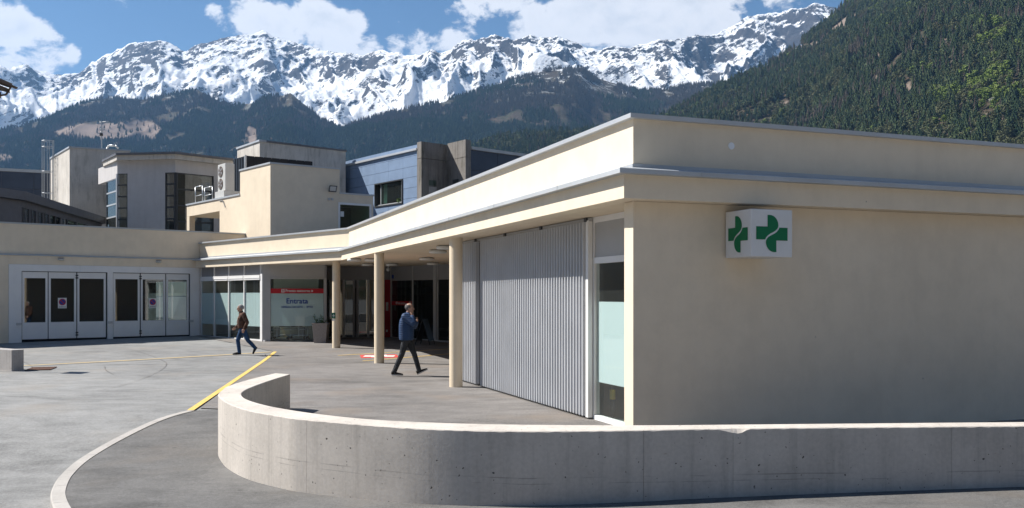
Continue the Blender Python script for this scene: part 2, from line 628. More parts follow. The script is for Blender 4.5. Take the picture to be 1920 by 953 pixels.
xs, ys = axis(-26, 10, 0.6, 7000), axis(5, 46, 0.5, 7000)
gv = [(x, y, road_h(x, y)) for y in ys for x in xs]
nx = len(xs)
gf = [(j * nx + i, j * nx + i + 1, (j + 1) * nx + i + 1, (j + 1) * nx + i) for j in range(len(ys) - 1) for i in range(nx - 1)]
tag(mk('road', gv, gf, ASPH, smooth=True), 'light grey asphalt carriageway and yard in front of the garages', kind='structure')

WT = 0.62                                             # top of the curved wall


def Gw(u, v):
    return G(u, v, WT)


outer_px = [(516, 700), (470, 711), (429, 723.5), (416, 732), (409, 739), (413, 746), (429, 757), (467, 770), (532, 782), (576, 787.5), (700, 798), (825, 805.5), (981, 809), (1200, 807), (1300, 805), (1558, 802), (1920, 799)]
inner_px = [(544, 702), (505, 714), (468, 727.5), (456, 734), (452, 739), (461, 748.5), (500, 760.5), (555, 770.5), (610, 778), (700, 787), (825, 793), (981, 796.5), (1200, 797.5), (1400, 796), (1920, 791.4)]
w_out = [Gw(*p) for p in outer_px]
w_in = [Gw(*p) for p in inner_px]
d_o = (w_out[-1] - w_out[-2]).normalized()
w_out.append(w_out[-1] + d_o * 6)
w_in.append(w_in[-1] + d_o * 6)
NW = 420
w_out_s = catmull(w_out, 900)
w_in_s = catmull(w_in, 900)


def nearest_idx(curve, p):
    return min(range(len(curve)), key=lambda i: (curve[i] - p).length_squared)


# walk the outer line; the inner partner is the nearest point of the inner line, kept in order
wo = [w_out_s[int(i * 899 / (NW - 1))] for i in range(NW)]
wi_idx, last = [], 0
for i, p in enumerate(wo):
    k = min(range(last, min(900, last + 60)), key=lambda j: (w_in_s[j] - p).length_squared)
    wi_idx.append(k); last = k
wi_idx[0] = 0
wi = [w_in_s[k] for k in wi_idx]
for _ in range(30):                                   # even out the inner line
    wi = [wi[0]] + [(wi[i - 1] + wi[i] * 2 + wi[i + 1]) / 4 for i in range(1, NW - 1)] + [wi[-1]]

cw = thing('concrete_wall', 'low curved cast concrete wall sweeping round the forecourt in the foreground', 'wall', (0, 11, 0))
breaks = [0] + [nearest_idx(wo, Gw(u, v)) for (u, v) in ((576, 787.5), (1204, 807), (1376, 804), (1785, 800))] + [NW - 1]
chip = Gw(1378, 804)
for b0, b1 in zip(breaks[:-1], breaks[1:]):
    vs, fs = [], []
    idx = list(range(b0, b1 + 1))
    n = len(idx)
    for q, i in enumerate(idx):
        po, pi_ = wo[i].copy(), wi[i].copy()
        if q == 0 and b0 > 0:
            e = (wo[i + 1] - wo[i]).normalized(); po += e * 0.0014; pi_ += e * 0.0014
        if q == n - 1 and b1 < NW - 1:
            e = (wo[i] - wo[i - 1]).normalized(); po -= e * 0.0014; pi_ -= e * 0.0014
        nrm = (po - pi_).normalized()
        dz = 0.004 * math.sin(i * 1.7) * math.sin(i * 0.31)
        dc = (po - chip).length
        cz = 0.0
        if dc < 0.16:
            cz = 0.055 * (1 - dc / 0.16) * (0.6 + 0.8 * random.random())
        ch = 0.007 + 0.003 * random.random()
        prof = [(po, -0.6), (po, WT - ch - cz + dz), (po - nrm * (ch + cz * 0.8), WT + dz * .3 - (0.004 if cz else 0)), (pi_ + nrm * 0.008, WT), (pi_, WT - 0.008), (pi_, -0.6)]
        vs += [(p.x, p.y, z) for p, z in prof]
    m = 6
    for q in range(n - 1):
        for k in range(m):
            k2 = (k + 1) % m
            fs.append((q * m + k, (q + 1) * m + k, (q + 1) * m + k2, q * m + k2))
    fs.append(tuple(range(m)))
    fs.append(tuple((n - 1) * m + k for k in range(m))[::-1])
    o = mk('wall_segment', vs, fs, CONC, cw)

# forecourt sheet: bounded by the curved wall, the painted diagonal and the buildings
diag_a, diag_b = Gh(358, 771), Gh(515, 660)
wm = sorted(((a.x + b.x) / 2, (a.y + b.y) / 2) for a, b in zip(wo[NW // 3:], wi[NW // 3:]))
wmx, wmy = [p[0] for p in wm], [p[1] for p in wm]
fv, ff = [], []
rows = list(np.arange(9.6, 50.01, 0.4))
right_x = [k / 24.0 for k in range(25)]
for y in rows:
    if y < 16.75:
        inside = [p for p in wi[:NW] if abs(p.y - y) < 0.25]
        xl = (min(p.x for p in inside) if inside else -3.9) - 0.12 if y < 13.4 else -4.0
        if y < 9.9: xl = 0.5
    elif y < diag_b.y:
        k = (y - 16.75) / (diag_b.y - 16.75)
        xl = -5.55 + (diag_b.x + 5.55) * k
    else:
        xl = diag_b.x - (y - diag_b.y) * 0.62
    for k in right_x:
        x = xl + (12 - xl) * k
        fv.append((x, max(y, float(np.interp(x, wmx, wmy))) if y < 12 else y, rise(y) + 0.004))
for j in range(len(rows) - 1):
    for i in range(24):
        ff.append((j * 25 + i, j * 25 + i + 1, (j + 1) * 25 + i + 1, (j + 1) * 25 + i))
tag(mk('forecourt', fv, ff, ASPH2, smooth=True), 'brownish grey asphalt forecourt under and before the canopy', kind='structure')

kerb_px = [(358, 771), (310, 784), (262, 804), (200, 836), (152, 866), (124, 892), (111, 915), (109, 935), (122, 962), (150, 985), (210, 1010)]
kerb_pts = [Gh(*p) for p in kerb_px] + [Vector((-2.6, 7.75)), Vector((0, 7.3)), Vector((4, 7.1)), Vector((11, 7.4))]
kc = catmull(kerb_pts, 200)
kerb = tag(bpy.data.objects.new('kerb', None), kind='structure')
COL.objects.link(kerb)
ORG[kerb.name] = Vector((0, 0, 0))
L = 0.0
start = 0
for i in range(1, 200):
    if (kc[i] - kc[start]).length > 0.98 or i == 199:
        seg = kc[start:i + 1]
        vs, fs = [], []
        for q, p in enumerate(seg):
            a = seg[max(0, q - 1)]; b = seg[min(len(seg) - 1, q + 1)]
            e = (b - a).normalized(); nn = Vector((-e.y, e.x))
            p = p.copy()
            if q == 0: p += e * 0.004
            if q == len(seg) - 1: p -= e * 0.004
            z = ground_h(p.x, p.y) + 0.012
            for off, dz in ((-0.075, -0.4), (-0.075, -0.018), (-0.060, 0.0), (0.078, 0.002), (0.078, -0.4)):
                w = p - nn * off * -1
                vs.append((w.x, w.y, z + dz))
        for q in range(len(seg) - 1):
            for k in range(5):
                k2 = (k + 1) % 5
                fs.append((q * 5 + k, (q + 1) * 5 + k, (q + 1) * 5 + k2, q * 5 + k2))
        fs += [(0, 1, 2, 3, 4), tuple((len(seg) - 1) * 5 + k for k in (4, 3, 2, 1, 0))]
        mk('kerb_stone', vs, fs, KERB, kerb)
        start = i

# footway between kerb and wall
ws = catmull([Vector((-4.1, 16.95))] + w_out[1:], 200)
fv, ff = [], []
for i in range(200):
    for k in range(13):
        p = kc[i].lerp(ws[i], k / 12.0)
        if k == 12:
            p = p + (p - kc[i]).normalized() * 0.10
        fv.append((p.x, p.y, ground_h(p.x, p.y) + 0.004))
for i in range(199):
    for k in range(12):
        ff.append((i * 13 + k, i * 13 + k + 1, (i + 1) * 13 + k + 1, (i + 1) * 13 + k))
tag(mk('footway', fv, ff, ASPH3, smooth=True), 'dark asphalt footway between the kerb and the curved wall', kind='structure')


def ribbon(name, a, b, w, mat, dz=0.010, pts=None, label=None, taper=False):
    line = pts if pts else [a.lerp(b, k / 24.0) for k in range(25)]
    vs, fs = [], []
    for i, p in enumerate(line):
        e = (line[min(len(line) - 1, i + 1)] - line[max(0, i - 1)]).normalized()
        nn = Vector((-e.y, e.x)) * (w / 2) * ((0.4 + 0.8 * random.random()) if taper else 1)
        for q in (p + nn, p - nn):
            vs.append((q.x, q.y, max(ground_h(q.x, q.y) if q.y > 16.6 else 0.0, rise(q.y)) + dz))
    fs = [(2 * i, 2 * i + 1, 2 * i + 3, 2 * i + 2) for i in range(len(line) - 1)]
    return tag(mk(name, vs, fs, mat), label, kind='structure')


ribbon('yellow_line', Gh(357, 770.5), Gh(516, 660), 0.115, YELLOW, 0.011, label='yellow painted line running diagonally beside the curved wall')
ribbon('yellow_line', Gh(20, 687.5), Gh(509, 660.5), 0.11, YELLOW, 0.010, label='long thin yellow painted line across the yard')
ribbon('yellow_line', Gh(634, 667), Gh(905, 651), 0.10, YELLOW, 0.010, label='upper yellow painted line running under the canopy')
ribbon('yellow_line', Gh(680, 677.5), Gh(905, 658.5), 0.10, YELLOW, 0.010, label='lower yellow painted line running under the canopy')
pa, pb = Gh(676, 669), Gh(746, 668)
ribbon('red_marking', pa, pb, 1.35, REDPAINT, 0.009, label='red painted bay with white cross between the columns')
pm = (pa + pb) / 2
ribbon('white_marking', pm + Vector((-0.5, 0)), pm + Vector((0.5, 0)), 0.5, WHITEPAINT, 0.013)
ribbon('white_marking', pm + Vector((0, -0.5)), pm + Vector((0, 0.5)), 0.4, WHITEPAINT, 0.0145)
for pts in ([(36, 676), (52, 682), (64, 691)], [(230, 652), (262, 660), (296, 672), (312, 683), (290, 700), (230, 722), (150, 738)], [(196, 687), (198, 694), (212, 702)],
            [(497, 664), (503, 688), (508, 704)], [(545, 757), (640, 752), (760, 756), (840, 752)]):
    ribbon('asphalt_seam', None, None, 0.018, ASPH2, 0.008, pts=catmull([Gh(*p) for p in pts], 40), taper=True)

# concrete block end at the left edge
bl = thing('concrete_barrier', 'low grey concrete wall end at the left edge of the yard', 'barrier', (-13.6, 25.6, 0))
p_r, p_l = G(22, 695.5), G(-13, 692)
dirl = (p_l - p_r).normalized()
for s0, s1 in ((0, 1.5), (1.51, 3.4)):
    bevel(MB().slab(p_r + dirl * s0, p_r + dirl * s1, -0.32, -0.3, 0.555).build('wall_segment', CONC_B, bl), 0.012)

# iron drain grate in the yard
dg_ = thing('drain_grate', 'rusty iron drain grate set in the yard asphalt', 'drain', (-13.3, 26.2, 0))
ga, gb = Gh(46, 694.5), Gh(95, 693.5)
gl_, gd = (gb - ga).length, (gb - ga).normalized()
gn = Vector((-gd.y, gd.x))
zg = rise(26) + 0.002
for o0, o1 in ((-0.02, 0.02), (0.93, 0.97)):
    m = MB()
    m.prism([ga + gn * o0, gb + gn * o0, gb + gn * o1, ga + gn * o1], zg, zg + 0.012)
    m.build('frame_bar', RUSTY, dg_)
MB().prism([ga + gn * 0.02, gb + gn * 0.02, gb + gn * 0.93, ga + gn * 0.93], zg - 0.01, zg + 0.002).build('dark_pit_plate', BLACK, dg_)  # flat black plate, painted darkness of the pit under the bars
for k in range(13):
    a = ga + gd * (gl_ * (k + 0.2) / 13)
    b = ga + gd * (gl_ * (k + 0.65) / 13)
    MB().prism([a + gn * 0.02, b + gn * 0.02, b + gn * 0.93, a + gn * 0.93], zg + 0.001, zg + 0.007).build('bar', RUSTY, dg_)

# ------------------------------------------------------------------ main building with canopy
TR = Vector((0.93, 0.3676)).normalized()
F0 = G(1170, 372, 3.27)
F1 = G(640, 488, 3.27)
F2 = Vector((-14.45, 42.9))
FR = F0 + TR * 24
CH = [FR, F0, F1, F2]
LD = (F1 - F0).normalized()
mainb = thing('clinic_building', 'long cream rendered clinic building with a flat canopy on round columns', 'building', (4, 20, 0))
bevel(sweep(MB(), CH, [(0, 3.27), (0, 3.60), (0.25, 3.60), (0.25, 3.27)]).build('fascia', CREAM, mainb), 0.006)
back = [Vector((-12.2, 46.2)), Vector((-3, 48)), Vector((12, 45)), Vector((24, 30))]
MB().prism(offset_chain(CH, 0.24) + back, 3.275, 3.55).build('soffit', CREAM_S, mainb)
sweep(MB(), CH, [(-0.12, 3.585), (-0.12, 3.645), (-0.11, 3.655), (0.285, 3.725), (0.285, 3.585)]).build('gutter', ZINC, mainb)
sweep(MB(), CH, [(0.258, 3.69), (0.258, 3.77), (0.30, 3.77), (0.30, 3.69)]).build('flashing', ALU, mainb)
bevel(sweep(MB(), CH, [(0.28, 3.6), (0.28, 4.385), (0.6, 4.385), (0.6, 3.6)]).build('parapet', CREAM, mainb), 0.006)
sweep(MB(), CH, [(0.20, 4.375), (0.20, 4.435), (0.65, 4.455), (0.65, 4.38)]).build('parapet_cap', ALU, mainb)
MB().prism(offset_chain(CH, 0.5) + [p + Vector((0.05, -0.2)) for p in back], 3.65, 3.95).build('roof', ZINCDK, mainb)
U = offset_chain(CH, 0.28)
for fc_, ss_list in ((Facade(F0, F0 + TR * 10), (1.1, 4.1, 7.1, 10.1)), (Facade(F0, F1), (2.0, 5.0, 8.0, 11.0, 14.0, 17.0, 20.0))):
    for s_ in ss_list:
        m = MB()
        fc_.box(m, s_, s_ + 0.014, 3.588, 3.652, 0.1205, 0.124)
        m.build('gutter_joint', ZINC, mainb)
W0 = U[1]
fm = Facade(W0, W0 + TR * 20)                         # shaded street front
m = MB()
fm.box(m, 0, 22, -0.4, 3.272, 0, -0.255)
bevel(m.build('wall', CREAM, mainb), 0.006)
# little white vent cover on the parapet, cracks in the ledge joints
fu = Facade(U[1], U[1] + TR * 20)
c = fu.p3(fu.s(1371), 0.0, fu.z(1371, 274))
m = MB()
m.tube(c - Vector((fu.n.x, fu.n.y, 0)) * 0.02, c + Vector((fu.n.x, fu.n.y, 0)) * 0.008, 0.05, 20)
m.build('vent_cover', plain('vent_white', (0.82, 0.83, 0.84), 0.5, 0, 0.02), mainb)

# glazed front beside the corner, behind the corrugated screen
gch = offset_chain(CH, 0.92)
gl = Facade(gch[1], gch[2])


def s_at_y(fc, y):
    return (y - fc.p0.y) / fc.d.y


sA, sB, sC = gl.s(1176), gl.s(1119), s_at_y(gl, 22.4)
m = MB()
gl.box(m, -0.3, sB, 2.62, 3.27, 0.03, -0.03)
m.build('spandrel', GREYALU, mainb)
win = MB()
gl.box(win, -0.3, sB, 2.52, 2.62, 0.045, -0.045)
gl.box(win, -0.3, sB, 3.18, 3.272, 0.045, -0.045)
gl.box(win, -0.3, sB, -0.02, 0.075, 0.05, -0.05)
gl.box(win, sB, sB + 0.09, -0.02, 3.272, 0.05, -0.05)
wf = win.build('window_frame', WHITEALU, mainb)
m = MB()
gl.box(m, -0.3, sB, 0.075, 2.52, 0.005, -0.005)
pn = m.build('window_pane', PANE, mainb)
m = MB()
gl.box(m, -0.3, sB - 0.03, zz(719, 15), zz(566, 15), -0.012, -0.014)
m.build('frosted_film', FILM, pn)
m = MB()
gl.box(m, sB + 0.09, sC, 0.05, 3.2, -0.02, -0.03)
m.build('window_pane', PANEDK, mainb)
for sy in (17.2, 19.0, 20.8, 22.3):
    m = MB()
    s_ = s_at_y(gl, sy)
    gl.box(m, s_ - 0.03, s_ + 0.03, 0, 3.27, 0.02, -0.06)
    m.build('mullion', GREYALU, mainb)
# rooms behind: partition, return walls, floor
m = MB()
gl.box(m, -0.3, sC + 0.2, -0.1, 3.274, -3.0, -3.15)
gl.box(m, sC, sC + 0.16, -0.1, 3.274, -0.05, -3.0)
m.build('partition', INTW, mainb)
m = MB()
gl.box(m, -0.3, sC, -0.2, 0.012, -0.02, -3.0)
m.build('room_floor', INTFL, mainb)
pb_ = gl.at(sC, -3.0)
MB().slab((-1.75, 36.8), (pb_.x, pb_.y), -0.2, -0.1, 3.274).build('partition', INTW, mainb)

# corrugated sliding screen
scr = thing('corrugated_screen', 'tall corrugated aluminium sliding screen beside the glass door', 'screen', (0, 18, 0))
pch = offset_chain(CH, 0.83)
pf = Facade(pch[1], pch[2])


def corrugated(s0, s1, o, z0, z1, n, name):
    vs, fs = [], []
    prof = []
    p = (s1 - s0) / n
    for k in range(n):
        b = s0 + k * p
        for fr, oo in ((0.0, 0.0), (0.05, 0.015), (0.14, 0.075), (0.20, 0.088), (0.46, 0.088), (0.52, 0.075), (0.61, 0.015), (0.66, 0.0)):
            prof.append((b + fr * p, o + oo))
    prof.append((s1, o))
    for (s_, oo) in prof:
        q = pf.at(s_, oo)
        vs += [(q.x, q.y, z0), (q.x, q.y, z1)]
    fs = [(2 * i, 2 * i + 2, 2 * i + 3, 2 * i + 1) for i in range(len(prof) - 1)]
    ob = mk(name, vs, fs, CORR, scr)
    sd = ob.modifiers.new('thick', 'SOLIDIFY')
    sd.thickness = 0.004
    return ob


s105, s906, s900, s868 = pf.s(1103), pf.s(906), pf.s(899), pf.s(866)
corrugated(s105, s906, 0.0, 0.05, 3.2, 46, 'corrugated_sheet')
corrugated(s900, s868, 0.0, 0.05, 3.2, 10, 'corrugated_sheet')
m = MB()
pf.box(m, s105 - 0.10, s105 - 0.004, 0.03, 3.22, 0.05, -0.03)
m.build('edge_frame', WHITEALU, scr)
m = MB()
pf.box(m, s906 + 0.004, s900 - 0.004, 0.03, 3.2, -0.01, -0.05)
m.build('joint_strip', SPANDREL, scr)
m = MB()
pf.box(m, s105 - 0.1, s868, 3.205, 3.262, 0.03, -0.03)
m.build('top_rail', GREYALU, scr)
m = MB()
pf.box(m, s105 - 0.1, s868, 0.012, 0.028, 0.012, -0.02)
m.build('floor_rail', DARKFR, scr)
for k in range(4):
    s_ = s105 + (s868 - s105) * k / 3.6
    m = MB()
    pf.box(m, s_ - 0.05, s_ + 0.05, 3.20, 3.268, 0.06, 0.032)
    m.build('roller', DARKFR, scr)
# yellow banded post seen through the slot beside the screen
q = gl.p3(gl.s(1112), -0.35, 0)
po = thing('warning_post', 'grey post with a yellow band inside the glass beside the screen', 'post', (q.x, q.y, 0))
MB().tube((q.x, q.y, 0.012), (q.x, q.y, 0.62), 0.045, 12).build('post', DARKFR, po)
MB().tube((q.x, q.y, 0.30), (q.x, q.y, 0.46), 0.049, 12).build('yellow_band', YELL, po)

# columns
cols = [((855, 727), 0.0), ((711, 682), 0.0), ((630.5, 653.5), 0.07)]
colc = []
for (u, v), z in cols:
    p = G(u, v, z)
    p = p * (1 + 0.145 / p.length)
    colc.append(p)
    MB().lathe((p.x, p.y, z - 0.05), [(0.146, 0), (0.146, 3.34 - z + 0.0)], 40).build('column', CREAM_COL, mainb, True).modifiers.new('es', 'EDGE_SPLIT')

# emergency sign on the farthest column
p = colc[2]
sg = thing('emergency_sign', 'small green first aid sign on the farthest cream column', 'sign', (p.x, p.y - 0.16, 1.1))
m = MB()
x0, y0 = p.x - 0.135, p.y - 0.15
m.box(x0, x0 + 0.13, y0 - 0.006, y0, zz(597.5, p.y), zz(586.5, p.y))
m.build('plate', SIGNG, sg)
zc_ = zz(592, p.y)
m = MB()
m.box(x0 + 0.055, x0 + 0.075, y0 - 0.009, y0 - 0.0065, zc_ - 0.06, zc_ + 0.06)
m.box(x0 + 0.02, x0 + 0.11, y0 - 0.0085, y0 - 0.0068, zc_ - 0.014, zc_ + 0.014)
m.build('white_cross', SIGNW, sg)
m = MB()
m.box(x0 + 0.005, x0 + 0.125, y0 - 0.005, y0, zz(601.5, p.y), zz(598, p.y))
m.build('caption', SIGNW, sg)

# round ceiling lamps under the canopy
lamp0 = None
lamp_lab = ['nearest the corrugated screen', 'second from the corrugated screen', 'third from the corrugated screen', 'behind the nearest column at the back right', 'just left of the middle column', 'just right of the farthest column', 'left of the middle column at the back', 'right of the middle column at the back']
for i, (u, v) in enumerate([(836, 468), (821, 475.5), (800, 488.5), (812, 497.5), (697, 490.5), (664.5, 490.5), (690, 499), (735, 499)]):
    y = 1.17 * F / (HZ - v)
    x = (u - CX) / F * y
    lamp = thing('ceiling_lamp', 'flat round white ceiling lamp ' + lamp_lab[i], 'lamp', (x, y, 3.275), 'round lamps under the canopy')
    if i == 0:
        lamp0 = lamp
        MB().lathe((x, y, 3.175), [(0.225, 0), (0.245, 0.02), (0.245, 0.07), (0.22, 0.085)], 28).build('opal_shade', LAMPW, lamp, True)
        MB().lathe((x, y, 3.25), [(0.16, 0), (0.16, 0.026)], 20).build('ceiling_rose', GREYALU, lamp)
    else:
        for ch in lamp0.children:
            c_ = ch.copy(); COL.objects.link(c_); c_.parent = lamp
q = R(728, 39.5)
cm = thing('ceiling_camera', 'small white camera hanging from the soffit near the middle column', 'camera', (q.x, q.y, 3.27))
MB().tube((q.x, q.y, 3.276), (q.x, q.y, 3.16), 0.02, 10).build('stem', WHITEALU, cm)
MB().lathe((q.x, q.y, 3.02), [(0.02, 0), (0.07, 0.03), (0.085, 0.08), (0.07, 0.13), (0.02, 0.15)], 16).build('housing', LAMPW, cm, True)

# entrance glazing, three stretches
gar_p0 = Vector((-20.1, 37.6))
gar = Facade(gar_p0, gar_p0 + Vector((1.096, 1.0)) * 10)
A1 = R(497, 38.35)
B1 = gar.at(gar.s(376), 0.02)
g1 = Facade(B1, A1)
us = [378, 402.7, 430, 459, 490]
zf = 0.14
zl0, zl1 = 2.66, 2.86
for i in range(5):
    s_ = g1.s(us[i])
    m = MB()
    g1.box(m, s_ - 0.03, s_ + 0.03, zf, 3.276, 0.045, -0.05)
    m.build('mullion', WHITEALU, mainb)
for i in range(4):
    s0, s1 = g1.s(us[i]) + 0.03, g1.s(us[i + 1]) - 0.03
    m = MB()
    g1.box(m, s0, s1, zl1, 3.276, 0.0, -0.03)
    m.build('spandrel', SPANDREL, mainb)
    m = MB()
    g1.box(m, s0, s1, zl0, zl1, 0.075, -0.03)
    g1.box(m, s0, s1, zl0 + 0.07, zl0 + 0.09, 0.09, 0.075)
    m.build('lintel', WHITEALU, mainb)
    m = MB()
    g1.box(m, s0, s1, zf + 0.07, zl0, 0.005, -0.005)
    pn = m.build('window_pane', PANE, mainb)
    m = MB()
    g1.box(m, s0, s1, 0.74, 2.13, -0.012, -0.014)
    m.build('frosted_film', FILM, pn)
m = MB()
g1.box(m, 0, g1.len, zf - 0.1, zf + 0.07, 0.03, -0.06)
m.build('sill', WHITEALU, mainb)
s_ = g1.s(490) + 0.06
m = MB()
g1.box(m, s_, s_ + 0.12, zf - 0.1, 2.9, 0.06, -0.10)
m.build('corner_post', WHITEALU, mainb)
A2, B2 = R(500, 38.42), R(611, 38.9)
g2 = Facade(A2, B2)
m = MB()
g2.box(m, -0.16, 0.15, 0.0, 3.276, 0.0, -0.25)
m.build('pier', GREYALU, mainb)
m = MB()
g2.box(m, 0.15, g2.len + 0.02, 2.73, 3.276, 0.0, -0.06)
m.build('spandrel', GREYALU, mainb)
m = MB()
g2.box(m, g2.len - 0.09, g2.len + 0.03, 0.0, 2.73, 0.03, -0.2)
g2.box(m, 0.15, g2.len - 0.09, 0.0, 0.13, 0.02, -0.08)
g2.box(m, 0.15, g2.len - 0.09, 2.69, 2.755, 0.02, -0.08)
g2.box(m, 0.15, g2.len + 0.02, 3.2, 3.274, 0.02, 0.001)
m.build('window_frame', GREYALU, mainb)
m = MB()
g2.box(m, 0.15, g2.len - 0.09, 0.13, 2.69, -0.02, -0.03)
ent = m.build('entrance_window', PANE, mainb)
m = MB()
g2.box(m, 0.16, g2.len - 0.10, zz(611.5, 38.7), zz(549.8, 38.7), -0.034, -0.036)
m.build('frosted_film', FILM, ent)
m = MB()
zr0, zr1 = zz(550.3, 38.7), zz(541.2, 38.7)
g2.box(m, 0.152, g2.len - 0.092, zr0, zr1, -0.012, -0.018)
m.build('red_band', RED, ent)
d3 = Vector((g2.d.x, g2.d.y, 0))
n3 = Vector((g2.n.x, g2.n.y, 0))
zr = (zr0 + zr1) / 2
text_mesh('lettering', 'Pronto soccorso', 0.165, SIGNW, ent, g2.p3(g2.s(558.5), -0.008, zr + 0.005), d3, width=0.98)
m = MB()
sx = g2.s(530.5)
g2.box(m, sx - 0.062, sx + 0.062, zr - 0.062, zr + 0.062, -0.0105, -0.0118)
m.build('cross_square', SIGNW, ent)
m = MB()
g2.box(m, sx - 0.016, sx + 0.016, zr - 0.045, zr + 0.045, -0.0085, -0.0100)
g2.box(m, sx - 0.045, sx + 0.045, zr - 0.015, zr + 0.015, -0.0080, -0.0096)
m.build('red_cross', RED, ent)
sx = g2.s(584)
tri = [g2.p3(sx, -0.009, zr - 0.06), g2.p3(sx + 0.07, -0.009, zr), g2.p3(sx, -0.009, zr + 0.06)]
mk('arrow', tri, [(0, 1, 2)], SIGNW, ent)
text_mesh('lettering', 'Entrata', 0.30, BLUE, ent, g2.p3(g2.s(557), -0.010, zz(565, 38.7)), d3, width=0.86)
text_mesh('lettering', 'OSPEDALE SAN SISTO  \u2022  SPITEX', 0.115, BLUE, ent, g2.p3(g2.s(557), -0.010, zz(576, 38.7)), d3, width=1.28)
# jamb to the recessed doors
A3, B3 = R(612, 40.9), R(720.5, 41.3)
MB().slab(B2 + Vector((0.03, -0.02)), A3 + Vector((0.0, 0.1)), 0.08, 0, 3.276).build('jamb', SPANDREL, mainb)
g3 = Facade(A3, B3)
m = MB()
g3.box(m, 0, g3.len, 2.71, 3.276, 0, -0.08)
m.build('spandrel', SPANDREL, mainb)
uu = [612, 629, 644.5, 663.5, 670.5, 690.5, 705, 720]
for k, u in enumerate(uu):
    s_ = g3.s(u)
    m = MB()
    w = 0.05 if u in (644.5, 663.5, 670.5, 690.5) else 0.03
    g3.box(m, s_ - w, s_ + w, 0.1, 2.71, 0.02, -0.05)
    m.build('door_stile', GREYALU if u in (644.5, 690.5) else SPANDREL, mainb)
for k in range(len(uu) - 1):
    s0, s1 = g3.s(uu[k]) + 0.05, g3.s(uu[k + 1]) - 0.05
    if s1 - s0 < 0.12: continue
    m = MB()
    g3.box(m, s0, s1, 0.22, 2.70, -0.01, -0.02)
    m.build('sliding_door_pane', PANEDK, mainb)
m = MB()
g3.box(m, 0, g3.len, 0.1, 0.22, 0.01, -0.05)
m.build('door_rail', SPANDREL, mainb)
m = MB()
g3.box(m, g3.s(649), g3.s(661), 2.50, 2.66, 0.0, -0.008)
m.build('door_notice', SIGNW, mainb)
A4, B4 = R(732, 41.5), R(851, 37.5)
m = MB()
g34 = Facade(B3, A4)
g34.box(m, 0, g34.len, 0.05, 2.70, 0.03, -0.1)
rp = m.build('red_panel', REDDK, mainb)
m = MB()
g34.box(m, 0, g34.len, 2.70, 3.276, 0.0, -0.1)
m.build('spandrel', SPANDREL, mainb)
m = MB()
g34.box(m, 0.06, 0.18, 1.35, 1.72, 0.04, 0.031)
m.build('notice', ACGREY, rp)
m = MB()
g34.box(m, 0.07, 0.15, 0.42, 0.52, 0.045, 0.031)
m.build('switch', ACGREY, rp)
g4 = Facade(A4, B4)
m = MB()
g4.box(m, 0, g4.len, 2.66, 3.276, 0.0, -0.05)
m.build('spandrel', SPANDREL, mainb)
for u, w in ((733.5, 0.035), (774, 0.035), (815.5, 0.10), (821, 0.03), (846, 0.04)):
    s_ = g4.s(u)
    m = MB()
    g4.box(m, s_ - w, s_ + w, 0.05, 3.274, 0.025, -0.06)
    m.build('mullion', GREYALU, mainb)
for u0, u1 in ((734.5, 773), (775, 813), (822, 845)):
    m = MB()
    g4.box(m, g4.s(u0), g4.s(u1), 0.2, 2.66, -0.005, -0.015)
    pn = m.build('window_pane', PANEDK, mainb)
    m = MB()
    g4.box(m, g4.s(u0), g4.s(u1), 0.7, 2.05, -0.022, -0.024)
    m.build('frosted_film', PANEDK, pn)
    if u0 < 740:
        m = MB()
        zb0, zb1 = g4.z(752, 572.5), g4.z(752, 565)
        g4.box(m, g4.s(734.5), g4.s(772.8), zb0, zb1, 0.004, -0.002)
        rb = m.build('red_band', RED, pn)
        text_mesh('lettering', '\u25c4 Pronto soccorso', 0.15, SIGNW, rb, g4.p3(g4.s(751), 0.008, (zb0 + zb1) / 2), Vector((g4.d.x, g4.d.y, 0)), width=0.82)
        m = MB()
        sx = g4.s(769)
        g4.box(m, sx - 0.05, sx + 0.05, zb0 + 0.02, zb1 - 0.02, 0.009, 0.0045)
        m.build('cross_square', SIGNW, rb)
m = MB()
g4.box(m, 0, g4.len, 0.0, 0.2, 0.02, -0.06)
m.build('sill', GREYALU, mainb)
m = MB()
sx = g4.s(737)
g4.box(m, sx - 0.06, sx + 0.06, 2.76, 2.92, 0.03, 0.001)
m.build('blue_plate', BLUE, mainb)
# entrance hall shell
MB().slab((-15.0, 47.6), (2.0, 47.6), 0.2, 0, 3.276).build('hall_wall', INTW, mainb)
MB().prism([(-14, 44), (-10, 38.8), (-7.9, 39.2), (-7.4, 41.4), (-5.2, 41.8), (-2.3, 37.9), (2, 40), (2, 47.5), (-14, 47.5)], 0.0, 0.205).build('hall_floor', INTFL, mainb)
MB().slab((-9.3, 41.6), (-9.4, 47.5), 0.12, 0.2, 3.276).build('partition', INTW, mainb)
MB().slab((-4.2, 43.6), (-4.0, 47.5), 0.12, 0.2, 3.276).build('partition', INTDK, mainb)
for (u, y) in ((636, 45.0), (677, 45.5), (757, 44.5), (796, 44.0)):
    q = R(u, y)
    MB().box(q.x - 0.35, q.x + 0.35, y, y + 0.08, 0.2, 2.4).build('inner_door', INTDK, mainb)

MB().slab((-10.0, 39.6), (-8.15, 39.75), 0.1, 0.2, 3.274).build('partition', plain('pale_backing', (0.66, 0.68, 0.60), 0.8, 0, 0.04), mainb)  # pale wall added so the dim room behind the trolley reads brighter
